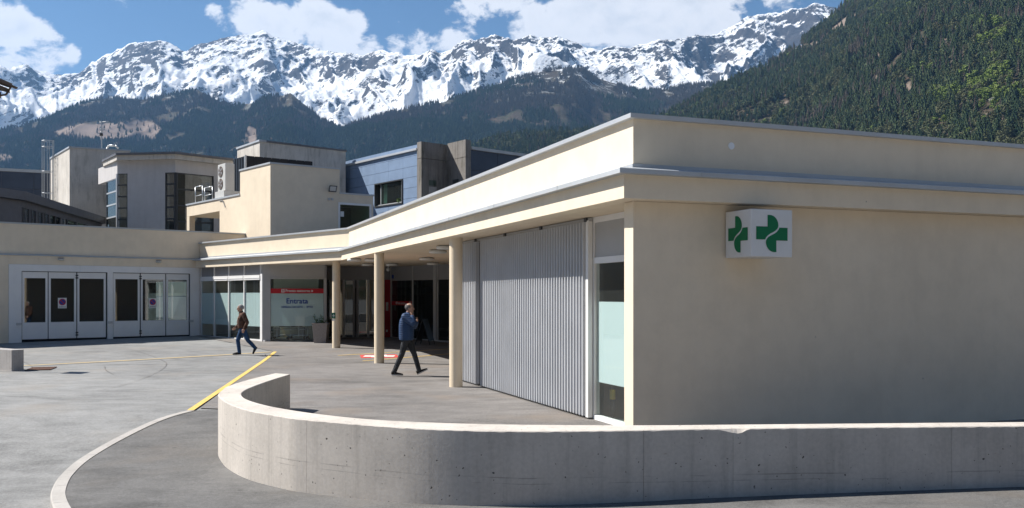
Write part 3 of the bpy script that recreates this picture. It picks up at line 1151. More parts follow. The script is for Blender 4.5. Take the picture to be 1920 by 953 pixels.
# hospital trolley behind the entrance window
q = R(543, 39.12)
tr = thing('hospital_trolley', 'wheeled hospital trolley with black mattress seen below the frosted glass', 'trolley', (q.x, q.y, 0.2))
m = MB()
m.box(q.x - 0.38, q.x + 0.5, q.y - 0.3, q.y + 0.3, 0.72, 0.84)
bevel(m.build('mattress', RUBBER, tr), 0.03)
m = MB()
for zz_ in (0.38, 0.62):
    for dy in (-0.3, 0.3):
        m.tube((q.x - 0.82, q.y + dy, zz_), (q.x + 0.82, q.y + dy, zz_), 0.016, 6)
for dx in (-0.82, -0.45, 0.1, 0.45, 0.82):
    m.tube((q.x + dx, q.y - 0.3, 0.36 if abs(dx) > 0.5 else 0.3), (q.x + dx, q.y - 0.3, 0.86), 0.014, 6)
m.build('frame', STEEL, tr)
for dx in (-0.52, 0.52):
    MB().box(q.x + dx - 0.09, q.x + dx + 0.09, q.y - 0.12, q.y + 0.12, 0.3, 0.7).build('lift_column', SPANDREL, tr)
for dx in (-0.7, 0.0, 0.7):
    for dy in (-0.28, 0.28):
        MB().tube((q.x + dx, q.y + dy - 0.02, 0.27), (q.x + dx, q.y + dy + 0.02, 0.27), 0.065, 14).build('wheel', RUBBER, tr)

# planter with shrub by the window
q = R(602, 37.7)
zb = rise(37.7)
pt = thing('planter', 'tall tapered stone planter with a small plant beside the entrance window', 'planter', (q.x, q.y, zb))
vs = []
for (hw, z) in ((0.235, zb - 0.02), (0.30, zb + 0.74), (0.31, zb + 0.75), (0.31, zb + 0.79), (0.26, zb + 0.79), (0.25, zb + 0.70)):
    vs += [(q.x - hw, q.y - hw, z), (q.x + hw, q.y - hw, z), (q.x + hw, q.y + hw, z), (q.x - hw, q.y + hw, z)]
fs = [(k * 4 + i, k * 4 + (i + 1) % 4, (k + 1) * 4 + (i + 1) % 4, (k + 1) * 4 + i) for k in range(5) for i in range(4)]
bevel(mk('pot', vs, fs, POT, pt), 0.015)
MB().box(q.x - 0.255, q.x + 0.255, q.y - 0.255, q.y + 0.255, zb + 0.66, zb + 0.72).build('soil', SOIL, pt)
m = MB()
for k in range(16):
    a = random.uniform(0, 6.28); r0 = random.uniform(0, 0.2)
    b0 = Vector((q.x + r0 * math.cos(a), q.y + r0 * math.sin(a), zb + 0.7))
    top = b0 + Vector((random.uniform(-.2, .2), random.uniform(-.15, .15), random.uniform(.12, .5)))
    m.tube(b0, top, 0.006, 5, 0.003)
    for j in range(10):
        c_ = b0.lerp(top, random.uniform(0.15, 1.05))
        e = Vector((random.uniform(-1, 1), random.uniform(-1, 1), random.uniform(-.3, .9))).normalized() * 0.06
        f_ = e.cross(Vector((random.random(), random.random(), 1))).normalized() * 0.022
        m.add([c_, c_ + e * .5 + f_, c_ + e, c_ + e * .5 - f_], [(0, 1, 2, 3)])
m.build('foliage', LEAF, pt)

# folding display board
q = R(797, 36.6)
zb = rise(36.6)
bd = thing('display_board', 'black folding display board standing on the forecourt behind the walking man in blue', 'sign', (q.x, q.y, zb))
dv = Vector((0.97, -0.24, 0))
nv = Vector((0.24, 0.97, 0))
for side in (-1, 1):
    base = Vector((q.x, q.y, zb)) + dv * 0.30 * side
    topc = Vector((q.x, q.y, zb + 1.0))
    m = MB()
    hw = nv * 0.32
    a0, a1 = base.lerp(topc, 0.16), topc
    th = dv * 0.012
    m.add([a0 - hw - th, a0 + hw - th, a1 + hw - th, a1 - hw - th, a0 - hw + th, a0 + hw + th, a1 + hw + th, a1 - hw + th],
          [(0, 1, 2, 3), (7, 6, 5, 4), (0, 4, 5, 1), (1, 5, 6, 2), (2, 6, 7, 3), (3, 7, 4, 0)])
    m.build('board', BLACKSH, bd)
    for sgn in (-1, 1):
        MB().tube(base + nv * 0.30 * sgn, topc + nv * 0.30 * sgn, 0.014, 6).build('leg', BLACK, bd)

# pharmacy cube sign
ph = thing('pharmacy_sign', 'white cube sign with green pharmacy crosses on the shaded cream wall', 'sign', (3.2, 12.8, 2.5))
sL = fm.s(1358)
prot, wid = 0.62, 0.67
ztop, zbot = 3.165, 2.525
m = MB()
fm.box(m, sL, sL + wid, zbot, ztop, 0.03, prot)
bevel(m.build('box', SIGNW, ph), 0.008)
m = MB()
fm.box(m, sL + 0.15, sL + wid - 0.15, zbot + 0.15, ztop - 0.15, -0.01, 0.03)
m.build('wall_bracket', STEEL, ph)
left_pc = [(-0.28, 1.0)] + [(-0.28 + 0.14 + 0.55 * math.sin(t), 0.45 + 0.55 * math.cos(t)) for t in np.linspace(0.02, 1.55, 9)] + \
          [(0.40, 0.36), (0.34, 0.26), (0.24, 0.17), (0.08, 0.08), (-0.10, 0.0), (-0.26, -0.10), (-0.38, -0.22), (-0.43, -0.33), (-1.0, -0.33), (-1.0, 0.37), (-0.28, 0.37)]
right_pc = [(1.0, 0.33), (1.0, -0.37), (0.28, -0.37), (0.28, -1.0), (0.16, -1.0)] + [(0.14 - 0.53 * math.sin(t), -0.45 - 0.55 * math.cos(t)) for t in np.linspace(0.05, 1.5, 8)] + \
           [(-0.38, -0.38), (-0.32, -0.28), (-0.22, -0.18), (-0.02, -0.08), (0.16, 0.0), (0.30, 0.09), (0.42, 0.22), (0.47, 0.33)]


def logo(origin, right, nrm, hw, hh):
    for poly in (left_pc, right_pc):
        vs = [origin + right * (x * hw) + Vector((0, 0, 1)) * (y * hh) + nrm * 0.004 for x, y in poly]
        mk('green_cross', vs, [tuple(range(len(vs)))], GREEN, ph)


zc_ = (ztop + zbot) / 2
n3 = Vector((fm.n.x, fm.n.y, 0)); d3 = Vector((fm.d.x, fm.d.y, 0))
logo(fm.p3(sL + wid / 2, prot, zc_ - 0.005), d3, n3, 0.255, 0.25)
logo(fm.p3(sL, 0.03 + (prot - 0.03) / 2, zc_ - 0.005), n3, -d3, 0.225, 0.25)

# ------------------------------------------------------------------ ambulance garage
garb = thing('garage_building', 'low cream garage block with two white folding doors facing the yard', 'building', (-18, 42, 0))
ZG = 0.2
sl, sr = gar.s(16), gar.s(374)
send = gar.s(463)
m = MB()
gar.box(m, -14, sl, -0.2, 3.62, 0, -0.3)
gar.box(m, sl, sr + 0.6, 3.27, 3.62, 0, -0.3)
gar.box(m, sr, sr + 0.8, -0.2, 3.27, -0.02, -0.3)
bevel(m.build('wall', CREAM, garb), 0.006)
m = MB()
gar.box(m, -14, send, 3.55, 4.90, -0.14, -0.5)
bevel(m.build('parapet', CREAM, garb), 0.006)
m = MB()
gar.box(m, -14, send + 0.03, 4.895, 4.955, -0.11, -0.55)
m.build('parapet_cap', ZINC, garb)
m = MB()
q0, q1 = -14, gar.s(372)
sec = [(0.04, 3.625), (0.04, 3.655), (-0.16, 3.70), (-0.16, 3.6)]
vs = [gar.p3(s_, o, z) for s_ in (q0, q1) for (o, z) in sec]
fs = [(k, (k + 1) % 4, 4 + (k + 1) % 4, 4 + k) for k in range(4)] + [(0, 1, 2, 3), (7, 6, 5, 4)]
mk('gutter', vs, fs, ZINC, garb)
rear = [gar.at(send, -0.3), gar.at(-14, -0.3), gar.at(-14, -9), gar.at(send - 1.5, -9)]
MB().prism(rear, 4.2, 4.5).build('roof', ZINCDK, garb)
m = MB()
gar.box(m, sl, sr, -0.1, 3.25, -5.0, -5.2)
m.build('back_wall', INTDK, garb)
m = MB()
gar.box(m, sl, sr, 0.0, ZG - 0.01, -0.3, -5.0)
m.build('floor', INTFL, garb)
for a, b in ((16, 40.3), (201.3, 211.6), (356.5, 374)):
    m = MB()
    gar.box(m, gar.s(a), gar.s(b), ZG - 0.15, 3.0, 0.03, -0.2)
    m.build('door_frame_post', WHITEALU, garb)
for a, b in ((16, 149.6), (149.9, 262), (262.3, 374)):
    m = MB()
    gar.box(m, gar.s(a), gar.s(b), 3.0, 3.268, 0.032, -0.2)
    m.build('door_frame_header', WHITEALU, garb)
leafs = [(42.0, 90.0), (91.6, 143.6), (145.4, 199), (213, 262.7), (264.6, 310.6), (312.2, 354.5)]
for i, (a, b) in enumerate(leafs):
    s0, s1 = gar.s(a), gar.s(b)
    z0, z1, zg0, zg1 = ZG + 0.04, 2.975, 0.92, 2.72
    fr = 0.085
    m = MB()
    gar.box(m, s0, s1, z0, zg0, -0.03, -0.09)
    gar.box(m, s0, s1, zg1, z1, -0.03, -0.09)
    gar.box(m, s0, s0 + fr, zg0, zg1, -0.03, -0.09)
    gar.box(m, s1 - fr, s1, zg0, zg1, -0.03, -0.09)
    lf = bevel(m.build('door_leaf', WHITEALU, garb), 0.006)
    m = MB()
    gar.box(m, s0 + fr, s1 - fr, zg0, zg1, -0.05, -0.058)
    m.build('pane', PANEDK, lf)
    m = MB()
    gar.box(m, s0 + fr, s1 - fr, zg0 - 0.002, zg0 + 0.012, -0.028, -0.05)
    m.build('glazing_bead', SPANDREL, lf)
for u0, u1 in ((40.3, 42.0), (90.0, 91.6), (143.6, 145.4), (199, 201.3), (211.6, 213), (262.7, 264.6), (310.6, 312.2), (354.5, 356.5)):
    m = MB()
    gar.box(m, gar.s(u0) - 0.005, gar.s(u1) + 0.005, ZG, 2.99, -0.045, -0.10)
    m.build('door_gap_dark_strip', BLACK, garb)  # black strip painting the shade in the gaps between the leaves
for u0, u1 in ((40.3, 201.3), (211.6, 356.5)):
    m = MB()
    gar.box(m, gar.s(u0), gar.s(u1), ZG - 0.05, ZG + 0.05, -0.05, -0.10)
    m.build('foot_dark_strip', BLACK, garb)  # black strip standing in for the dark gap under the leaves
    m = MB()
    gar.box(m, gar.s(u0), gar.s(u1), 2.965, 3.0, -0.05, -0.10)
    m.build('head_dark_strip', BLACK, garb)  # same black strip for the shaded gap above the leaves
for u in (144.5, 263.7):
    for z in (0.42, 2.8):
        m = MB()
        s_ = gar.s(u)
        for k in (-0.05, 0.05):
            gar.box(m, s_ - 0.05, s_ + 0.05, z + k - 0.028, z + k + 0.028, 0.0, -0.035)
        m.build('hinge', DARKFR, garb)
for u in (35, 206, 358):
    m = MB()
    s_ = gar.s(u)
    gar.box(m, s_ - 0.09, s_ + 0.09, 0.82, 0.92, 0.08, 0.03)
    m.build('lock_box', ALU, garb)
for i, u in enumerate((117.5, 287)):
    s_ = gar.s(u)
    zc_ = gar.z(u, 568.5)
    sg = thing('parking_sign', 'no parking sign on the %s garage door' % ('left' if i == 0 else 'right'), 'sign', tuple(gar.p3(s_, -0.03, zc_)), 'no parking signs on the garage doors')
    m = MB()
    gar.box(m, s_ - 0.17, s_ + 0.17, zc_ - 0.215, zc_ + 0.215, -0.040, -0.048)
    m.build('plate', SIGNW, sg)
    for nm, r0, mt, oo in (('red_ring', 0.138, RED, -0.0385), ('blue_disc', 0.105, BLUE, -0.037)):
        ring = [gar.p3(s_ + r0 * math.cos(t), oo, zc_ + 0.045 + r0 * math.sin(t)) for t in np.linspace(0, 6.283, 33)[:-1]]
        mk(nm, ring, [tuple(range(32))], mt, sg)
    e = 0.105 * 0.707
    k = 0.015
    bar = [gar.p3(s_ + x, -0.0355, zc_ + 0.045 + z) for x, z in ((-e - k, e - k), (-e + k, e + k), (e + k, -e + k), (e - k, -e - k))]
    mk('red_bar', bar, [(0, 1, 2, 3)], RED, sg)
    text_mesh('lettering', 'Ambulanza', 0.06, BLACK, sg, gar.p3(s_, -0.0375, zc_ - 0.155), Vector((gar.d.x, gar.d.y, 0)), width=0.27)
for i, (u, v) in enumerate(((113.5, 484), (296.5, 489))):
    s_ = gar.s(u)
    z = gar.z(u, v)
    z = min(z, 3.5)
    wl = thing('bulkhead_lamp', 'small oval wall lamp above the %s garage door' % ('left' if i == 0 else 'right'), 'lamp', tuple(gar.p3(s_, 0, z)), 'wall lamps over the garage doors')
    m = MB()
    c_ = gar.p3(s_, 0.05, z)
    vs, fs = [], []
    for a in range(9):
        for b in range(14):
            th, phi = math.pi * a / 8, 2 * math.pi * b / 14
            l_ = Vector((gar.d.x, gar.d.y, 0)) * 0.13 * math.sin(th) * math.cos(phi) + Vector((gar.n.x, gar.n.y, 0)) * 0.07 * math.sin(th) * math.sin(phi) + Vector((0, 0, 0.055 * math.cos(th)))
            vs.append(c_ + l_)
    fs = [(a * 14 + b, a * 14 + (b + 1) % 14, (a + 1) * 14 + (b + 1) % 14, (a + 1) * 14 + b) for a in range(8) for b in range(14)]
    mk('glass_body', vs, fs, ACGREY, wl, True)
    m = MB()
    gar.box(m, s_ - 0.10, s_ + 0.10, z + 0.045, z + 0.07, 0.13, 0.0)
    m.build('hood', SPANDREL, wl)

# ------------------------------------------------------------------ buildings behind
DA, DB = Vector((-0.83, 1.0)).normalized(), Vector((1.38, 1.0)).normalized()

# two storey cream block
mid = thing('cream_block', 'two storey cream block with stepped roof rising behind the canopy', 'building', (-11, 46, 0))
C0 = R(507, 42.6)
fl_ = Facade(C0, C0 + DA * 10)          # sunny side, s grows to the left and back
fr_ = Facade(C0, C0 + DB * 10)          # shaded side
s450, s350, s411, s355 = fl_.s(450), fl_.s(350), fl_.s(411.5), fl_.s(355)
s637, s700 = fr_.s(637), fr_.s(700)
Z1, Z2, ZS = 7.97, 6.82, 6.22
dep = 3.4
m = MB()
m.prism([C0, fl_.at(s450), fl_.at(s450) + DB * fr_.s(637), fr_.at(s637)], 3.0, Z1)
bevel(m.build('tower', CREAM, mid), 0.01)
m = MB()
fl_.box(m, s450 - 0.01, s411, 3.0, Z2, -0.004, -dep)
fl_.box(m, s411, s350, ZS, Z2, -0.004, -dep)
fl_.box(m, s355, s350, 3.0, ZS, -0.004, -0.3)
fl_.box(m, s411, s350, 3.0, ZS, -2.6, -dep)
bevel(m.build('terrace_wall', CREAM, mid), 0.008)
m = MB()
fl_.box(m, s411 + 0.05, s411 + 1.6, 4.4, 6.05, -2.55, -2.6)
wn_ = m.build('window', PANEDK, mid)
m = MB()
for z in (4.4, 5.2, 6.0):
    fl_.box(m, s411 + 0.05, s411 + 1.6, z, z + 0.05, -2.5, -2.55)
m.build('window_bar', DARKFR, wn_)
m = MB()
fr_.box(m, s637 - 0.02, s700, 6.42, Z2, -0.003, -4)
fr_.box(m, s700 - 0.22, s700, 3.0, 6.42, -0.003, -4)
bevel(m.build('wing_wall', CREAM, mid), 0.008)
a, b = fr_.s(634), fr_.s(696)
m = MB()
for (p, q, z0, z1) in ((a, b, 6.32, 6.42), (a, a + 0.09, 4.2, 6.32), (b - 0.09, b, 4.2, 6.32)):
    fr_.box(m, p, q, z0, z1, 0.03, -0.05)
m.build('window_frame', WHITEALU, mid)
m = MB()
fr_.box(m, a + 0.09, b - 0.09, 4.2, 6.32, -0.01, -0.02)
m.build('window_pane', PANEGR, mid)
m = MB()
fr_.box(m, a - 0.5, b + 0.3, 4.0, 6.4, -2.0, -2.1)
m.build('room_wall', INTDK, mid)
m = MB()
fr_.box(m, a + 0.12, a + 0.30, 5.75, 6.0, 0.0, -0.009)
m.build('window_notice', SIGNW, mid)
capw = 0.04
for nm, fc, p, q, z in (('coping', fl_, 0, s450 + 0.03, Z1), ('coping', fl_, s450 + 0.03, s350 + 0.03, Z2), ('coping', fr_, 0, s637 + 0.03, Z1), ('coping', fr_, s637 + 0.03, s700 + 0.03, Z2)):
    m = MB()
    fc.box(m, p - 0.04, q, z - 0.01 if fc is fl_ else z - 0.006, z + 0.07 if fc is fl_ else z + 0.066, capw, -0.35)
    m.build(nm, ALU, mid)
# flood light and sensor on the shaded face
s_ = fr_.s(621)
z = fr_.z(621, 355)
fl = thing('flood_light', 'black flood light on the shaded wall of the cream block', 'lamp', tuple(fr_.p3(s_, 0, z)))
m = MB()
cc = fr_.p3(s_, 0.18, z)
d3_, n3_ = Vector((fr_.d.x, fr_.d.y, 0)), Vector((fr_.n.x, fr_.n.y, 0))
upv = (Vector((0, 0, 1)) * 0.9 + n3_ * 0.35).normalized()
outv = (n3_ - d3_ * 0.3).normalized()
vs = [cc + d3_ * (a_ * 0.19) + upv * (b_ * 0.15) + outv * (c__ * 0.045) for c__ in (-1, 1) for b_ in (-1, 1) for a_ in (-1, 1)]
mk('housing', vs, [(0, 1, 3, 2), (4, 6, 7, 5), (0, 4, 5, 1), (2, 3, 7, 6), (0, 2, 6, 4), (1, 5, 7, 3)], DARKFR, fl)
vs = [cc + d3_ * (a_ * 0.15) + upv * (b_ * 0.11) + outv * 0.048 for b_, a_ in ((-1, -1), (-1, 1), (1, 1), (1, -1))]
mk('lens', vs, [(0, 1, 2, 3)], ACGREY, fl)
MB().tube(fr_.p3(s_ - 0.1, -0.01, z), cc, 0.03, 8).build('arm', DARKFR, fl)
for k, u in enumerate((616.5, 622.5)):
    s_ = fr_.s(u); z = fr_.z(u, 374)
    m = MB()
    fr_.box(m, s_ - 0.05, s_ + 0.05, z - 0.05, z + 0.05, 0.05, 0)
    m.build('socket_box', ALU, mid)
# roof access hoops
for i, (u0, u1, vt) in enumerate(((357.6, 371, 349), (375, 389.5, 350.5))):
    a, b = fl_.p3(fl_.s(u1), -0.25, Z2), fl_.p3(fl_.s(u0), -0.25, Z2)
    zt = fl_.z((u0 + u1) / 2, vt)
    h = thing('roof_hoop', 'galvanised roof ladder hoop, %s of the two on the cream terrace' % ('left' if i == 0 else 'right'), 'railing', tuple(a), 'roof ladder hoops')
    MB().path([a, Vector((a.x, a.y, zt - 0.05)), Vector((a.x, a.y, zt)).lerp(Vector((b.x, b.y, zt)), 0.08), Vector((b.x, b.y, zt)), b], 0.024, 8).build('tube', STEEL, h, True)
    MB().tube(Vector((a.x, a.y, (Z2 + zt) / 2)), Vector((b.x, b.y, (Z2 + zt) / 2)), 0.019, 8).build('rail', STEEL, h, True)
# air conditioner
s_ = fl_.s(415)
ac = thing('air_conditioner', 'grey outdoor air conditioning unit with two fans on the cream terrace roof', 'air conditioner', tuple(fl_.p3(s_, -0.3, Z2)))
m = MB()
s0, s1 = fl_.s(416), fl_.s(416) + 0.95
fl_.box(m, s0 - 0.02, s1 + 0.15, Z2, Z2 + 0.42, -0.10, -1.1)
m.build('plinth', ACGREY, ac)
m = MB()
fl_.box(m, s0, s1, Z2 + 0.42, Z2 + 1.78, -0.18, -0.66)
bevel(m.build('casing', ACGREY, ac), 0.02)
for k in (0, 1):
    zc_ = Z2 + 0.78 + 0.62 * k
    c_ = fl_.p3((s0 + s1) / 2 + 0.1, -0.17, zc_)
    nn = Vector((fl_.n.x, fl_.n.y, 0))
    fg = MB().tube(c_ - nn * 0.03, c_ + nn * 0.012, 0.27, 24).build('fan_grille', COPPER, ac)
    m = MB()
    for j in range(5):
        t = 2 * math.pi * j / 5
        ax = Vector((fl_.d.x, fl_.d.y, 0)) * math.cos(t) + Vector((0, 0, 1)) * math.sin(t)
        ay = nn.cross(ax)
        m.add([c_ + nn * 0.014 + ax * 0.04 - ay * 0.02, c_ + nn * 0.014 + ax * 0.25 - ay * 0.03, c_ + nn * 0.02 + ax * 0.23 + ay * 0.09, c_ + nn * 0.02 + ax * 0.05 + ay * 0.04], [(0, 1, 2, 3)])
    m.build('blade', SPANDREL, fg)
# bent overflow pipe on the sunny wall
s_ = fl_.s(414)
pp = thing('overflow_pipe', 'thin bent overflow pipe on the sunlit cream wall', 'pipe', tuple(fl_.p3(s_, 0, 6.5)))
a = fl_.p3(fl_.s(412), 0.02, Z2 - 0.08); b = fl_.p3(fl_.s(419), 0.04, Z2 - 0.1); c_ = fl_.p3(fl_.s(423.5), 0.04, Z2 - 0.47)
MB().path([a, b, c_], 0.022, 6).build('tube', SPANDREL, pp)
# black clad plant room
blk = thing('plant_room', 'black sheet metal plant enclosure on the roof behind the cream block', 'enclosure', (-13, 49, Z2))
K0 = R(461, 47.6)
kl, kr = Facade(K0, K0 + DA * 5), Facade(K0, K0 + DB * 5)
zt = kl.z(461, 292.5)
sleft, sright = kl.s(438), kr.s(586)
m = MB()
m.prism([K0, kl.at(sleft), kl.at(sleft) + DB * sright, kr.at(sright)], Z2 - 0.6, zt - 0.02)
m.build('core', BLACKSH, blk)
n_ = 5
for k in range(n_):
    m = MB()
    kl.box(m, sleft * k / n_ + 0.03, sleft * (k + 1) / n_ - 0.03, Z2, zt, 0.035, 0.002)
    bevel(m.build('panel', BLACKSH, blk), 0.02)
for k in range(8):
    m = MB()
    kr.box(m, sright * k / 8 + 0.015, sright * (k + 1) / 8 - 0.015, Z2, zt + 0.01, 0.03, 0.002)
    m.build('panel', BLACKSH, blk)
m = MB()
kl.box(m, -0.05, 0.03, Z2, zt + 0.04, 0.06, -0.02)
m.build('corner_trim', ZINC, blk)

# grey rendered stair head
gb_ = thing('grey_block', 'weathered grey rooftop block behind the black plant enclosure', 'building', (-14, 60, 0))
B0 = R(487, 57)
zt = zz(264, 57)
bl_, br_ = Facade(B0, B0 + Vector((-0.74, 1)) * 5), Facade(B0, B0 + Vector((1.12, 1)) * 5)
pl_, pr_ = bl_.at(bl_.s(445)), br_.at(br_.s(648))
MB().prism([B0, pl_, pl_ + (pr_ - B0), pr_], 3, zt - 0.05).build('wall', DIRTYREN, gb_)
m = MB()
bl_.box(m, -0.06, bl_.s(445) + 0.06, zt - 0.055, zt + 0.06, 0.06, -0.4)
m.build('roof_edge', ALU, gb_)
m = MB()
br_.box(m, 0.0, br_.s(648) + 0.06, zt - 0.052, zt + 0.055, 0.06, -0.4)
m.build('roof_edge', ZINCDK, gb_)

# polygonal grey block with tall corner windows
pg = thing('grey_polygonal_block', 'pale grey angular block with tall dark corner windows', 'building', (-22, 60, 0))
zt = 10.68
P = [R(192, 61.4), R(220, 58.66), R(328.5, 58.0), R(436, 60.8), R(470, 68), R(200, 72)]
faces_ = [Facade(P[0], P[1]), Facade(P[1], P[2]), Facade(P[2], P[3])]
roofp = [R(191, 60.9), R(217, 58.0), R(328.5, 57.4), R(438, 60.3), R(470, 68.5), R(198, 73)]
MB().prism(roofp, zt - 0.03, zt + 0.10).build('roof_edge', ZINCDK, pg)
MB().prism([p.lerp(R(300, 64), 0.02) for p in roofp], zt - 0.32, zt - 0.03).build('eaves', DIRTYREN, pg)
f0, f1, f2 = faces_
zl = f1.z(300, 324)
m = MB()
f1.box(m, 0.0, f1.len, zl, zt - 0.3, 0, -0.4)
m.build('upper_wall', GREYREN, pg)
m = MB()
f0.box(m, -1.0, f0.len + 0.004, zl - 0.25, zt - 0.3, 0.003, -0.4)
m.build('upper_wall', GREYREN, pg)
m = MB()
f2.box(m, 0, f2.len + 0.5, zl, zt - 0.3, 0.003, -0.4)
m.build('upper_wall', GREYREN, pg)
m = MB()
f1.box(m, f1.s(239), f1.s(309.5), 4, zl + 0.003, -0.002, -0.5)
m.build('pier', GREYREN, pg)
m = MB()
f2.box(m, f2.s(401), f2.len + 0.5, 4, zl + 0.003, 0.0, -0.5)
m.build('pier', GREYREN, pg)


def glazing(parent, fc, s0, s1, z0, z1, rows, cols, frame, pane, o=-0.12, fw=0.05, barm=None):
    zs_ = [z0 + (z1 - z0) * k / rows for k in range(rows + 1)]
    ss_ = [s0 + (s1 - s0) * k / cols for k in range(cols + 1)]
    for i in range(cols):
        for j in range(rows):
            m = MB()
            fc.box(m, ss_[i] + fw / 2, ss_[i + 1] - fw / 2, zs_[j] + fw / 2, zs_[j + 1] - fw / 2, o, o - 0.02)
            m.build('pane', pane, parent)
    for s_ in ss_:
        m = MB()
        fc.box(m, s_ - fw / 2, s_ + fw / 2, z0, z1, o + 0.04, o - 0.06)
        m.build('mullion', frame, parent)
    for z in zs_:
        m = MB()
        fc.box(m, s0, s1, z - fw / 2, z + fw / 2, o + 0.035, o - 0.055)
        m.build('transom', barm or frame, parent)


glazing(pg, f0, f0.s(199), f0.len - 0.02, 4.6, zl - 0.25, 6, 1, DARKFR, PANEDK, -0.05, 0.09, ALU)
glazing(pg, f1, 0.02, f1.s(238.5), 4.6, zl, 7, 1, DARKFR, PANEDK, -0.05, 0.08)
glazing(pg, f1, f1.s(310), f1.len - 0.02, 4.6, zl, 7, 1, DARKFR, PANEDK, -0.05, 0.10)
glazing(pg, f2, 0.02, f2.s(400), 4.6, zl, 5, 1, DARKFR, PANEDK, -0.05, 0.10)
MB().tube((P[1].x, P[1].y + 0.12, 4), (P[1].x, P[1].y + 0.12, zl), 0.13, 10).build('corner_post', ALU, pg)
MB().tube((P[2].x, P[2].y + 0.12, 4), (P[2].x, P[2].y + 0.12, zl), 0.12, 10).build('corner_post', DARKFR, pg)
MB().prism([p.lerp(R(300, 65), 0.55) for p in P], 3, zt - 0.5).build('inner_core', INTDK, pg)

# concrete tower with caged ladder
tw = thing('concrete_tower', 'weathered concrete stair tower at the left with a flat roof', 'building', (-31, 68, 0))
T0 = R(130.5, 66)
zt = zz(276, 66)
tl, tr_ = R(95, 71.4), R(243.5, 67.7)
MB().prism([T0, tl, tl + (tr_ - T0), tr_], 3, zt - 0.05).build('wall', DIRTYREN, tw)
ftl, ftr = Facade(T0, tl), Facade(T0, tr_)
m = MB()
ftl.box(m, -0.06, ftl.len + 0.06, zt - 0.06, zt + 0.05, 0.06, -0.3)
m.build('roof_edge', ALU, tw)
m = MB()
ftr.box(m, 0, ftr.len + 0.06, zt - 0.057, zt + 0.047, 0.06, -0.3)
m.build('roof_edge', ZINC, tw)
sw = ftl.s(111)
m = MB()
ftl.box(m, sw - 0.55, sw + 0.55, 6.55, 7.3, 0.01, -0.01)
m.build('window', BLACK, tw)
m = MB()
ftl.box(m, sw - 0.35, sw + 0.5, 6.6, 7.2, 0.016, 0.011)
m.build('window_pane', PANEDK, tw)
lad = thing('caged_ladder', 'galvanised ladder with safety cage on the concrete tower', 'ladder', tuple(ftl.p3(ftl.s(104), 0.2, 7)))
sc_ = ftl.s(103)
for ds in (-0.22, 0.22):
    MB().tube(ftl.p3(sc_ + ds, 0.12, 6.6), ftl.p3(sc_ + ds, 0.12, zt + 1.1), 0.03, 6).build('stile', STEEL, lad)
for k in range(20):
    z = 6.8 + k * 0.31
    MB().tube(ftl.p3(sc_ - 0.22, 0.12, z), ftl.p3(sc_ + 0.22, 0.12, z), 0.018, 5).build('rung', STEEL, lad)
hoop_pts = [(-0.36, 0.12), (-0.40, 0.45), (-0.28, 0.75), (0, 0.88), (0.28, 0.75), (0.40, 0.45), (0.36, 0.12)]
for z in (8.0, 9.6, 11.2, zt + 0.6, zt + 1.05):
    MB().path([ftl.p3(sc_ + a_, b_, z) for a_, b_ in hoop_pts], 0.022, 6).build('hoop', STEEL, lad)
for a_, b_ in hoop_pts[1:-1]:
    MB().tube(ftl.p3(sc_ + a_, b_, 7.6), ftl.p3(sc_ + a_, b_, zt + 1.05), 0.02, 5).build('cage_bar', STEEL, lad)
q = ftr.p3(ftr.s(193), -2.0, zt)
an = thing('antenna_mast', 'thin antenna mast on the concrete tower roof', 'antenna', tuple(q))
zt2 = zz(228, q.y)
MB().tube(q, (q.x, q.y, zt2), 0.045, 8).build('mast', STEEL, an)
for z, r_ in ((zt2 - 0.05, 0.3), (zt2 - 0.55, 0.22), (zt2 - 0.75, 0.18)):
    MB().tube((q.x - r_ * .5, q.y, z), (q.x + r_, q.y, z + 0.05), 0.025, 6).build('dipole', STEEL, an)
MB().box(q.x - 0.12, q.x + 0.06, q.y - 0.08, q.y + 0.08, zt2 - 1.05, zt2 - 0.85).build('amplifier', DARKFR, an)
q2 = ftr.p3(ftr.s(203), -1.5, zt)
vp = thing('vent_pipe', 'small bent vent pipe on the concrete tower roof', 'pipe', tuple(q2))
MB().path([q2, q2 + Vector((0, 0, .35)), q2 + Vector((.15, 0, .5)), q2 + Vector((.6, 0, .5)), q2 + Vector((.8, 0, .3))], 0.07, 8).build('tube', ALU, vp, True)

# dark slate clad block at far left
db_ = thing('slate_clad_block', 'dark slate panelled block behind the ladder at the left', 'building', (-40, 76, 0))
E0, E1 = R(-60, 74.0), R(99, 76.5)
fe = Facade(E0, E1)
zt = fe.z(40, 318.5)
m = MB()
fe.box(m, 0, fe.len, 3, zt - 0.02, -0.06, -6)
m.build('core', ZINCDK, db_)
k = 0
s_ = 0.0
while s_ < fe.len - 0.2:
    e = min(fe.len, s_ + 2.3)
    for j in range(4):
        m = MB()
        fe.box(m, s_ + 0.012, e - 0.012, zt - 0.2 - 1.35 * (j + 1) + 0.012, zt - 0.2 - 1.35 * j - 0.012, 0, -0.05)
        m.build('panel', NAVYP, db_)
    s_ += 2.3
m = MB()
fe.box(m, 0, fe.len + 0.05, zt - 0.18, zt + 0.05, 0.06, -0.5)
m.build('roof_edge', ZINC, db_)

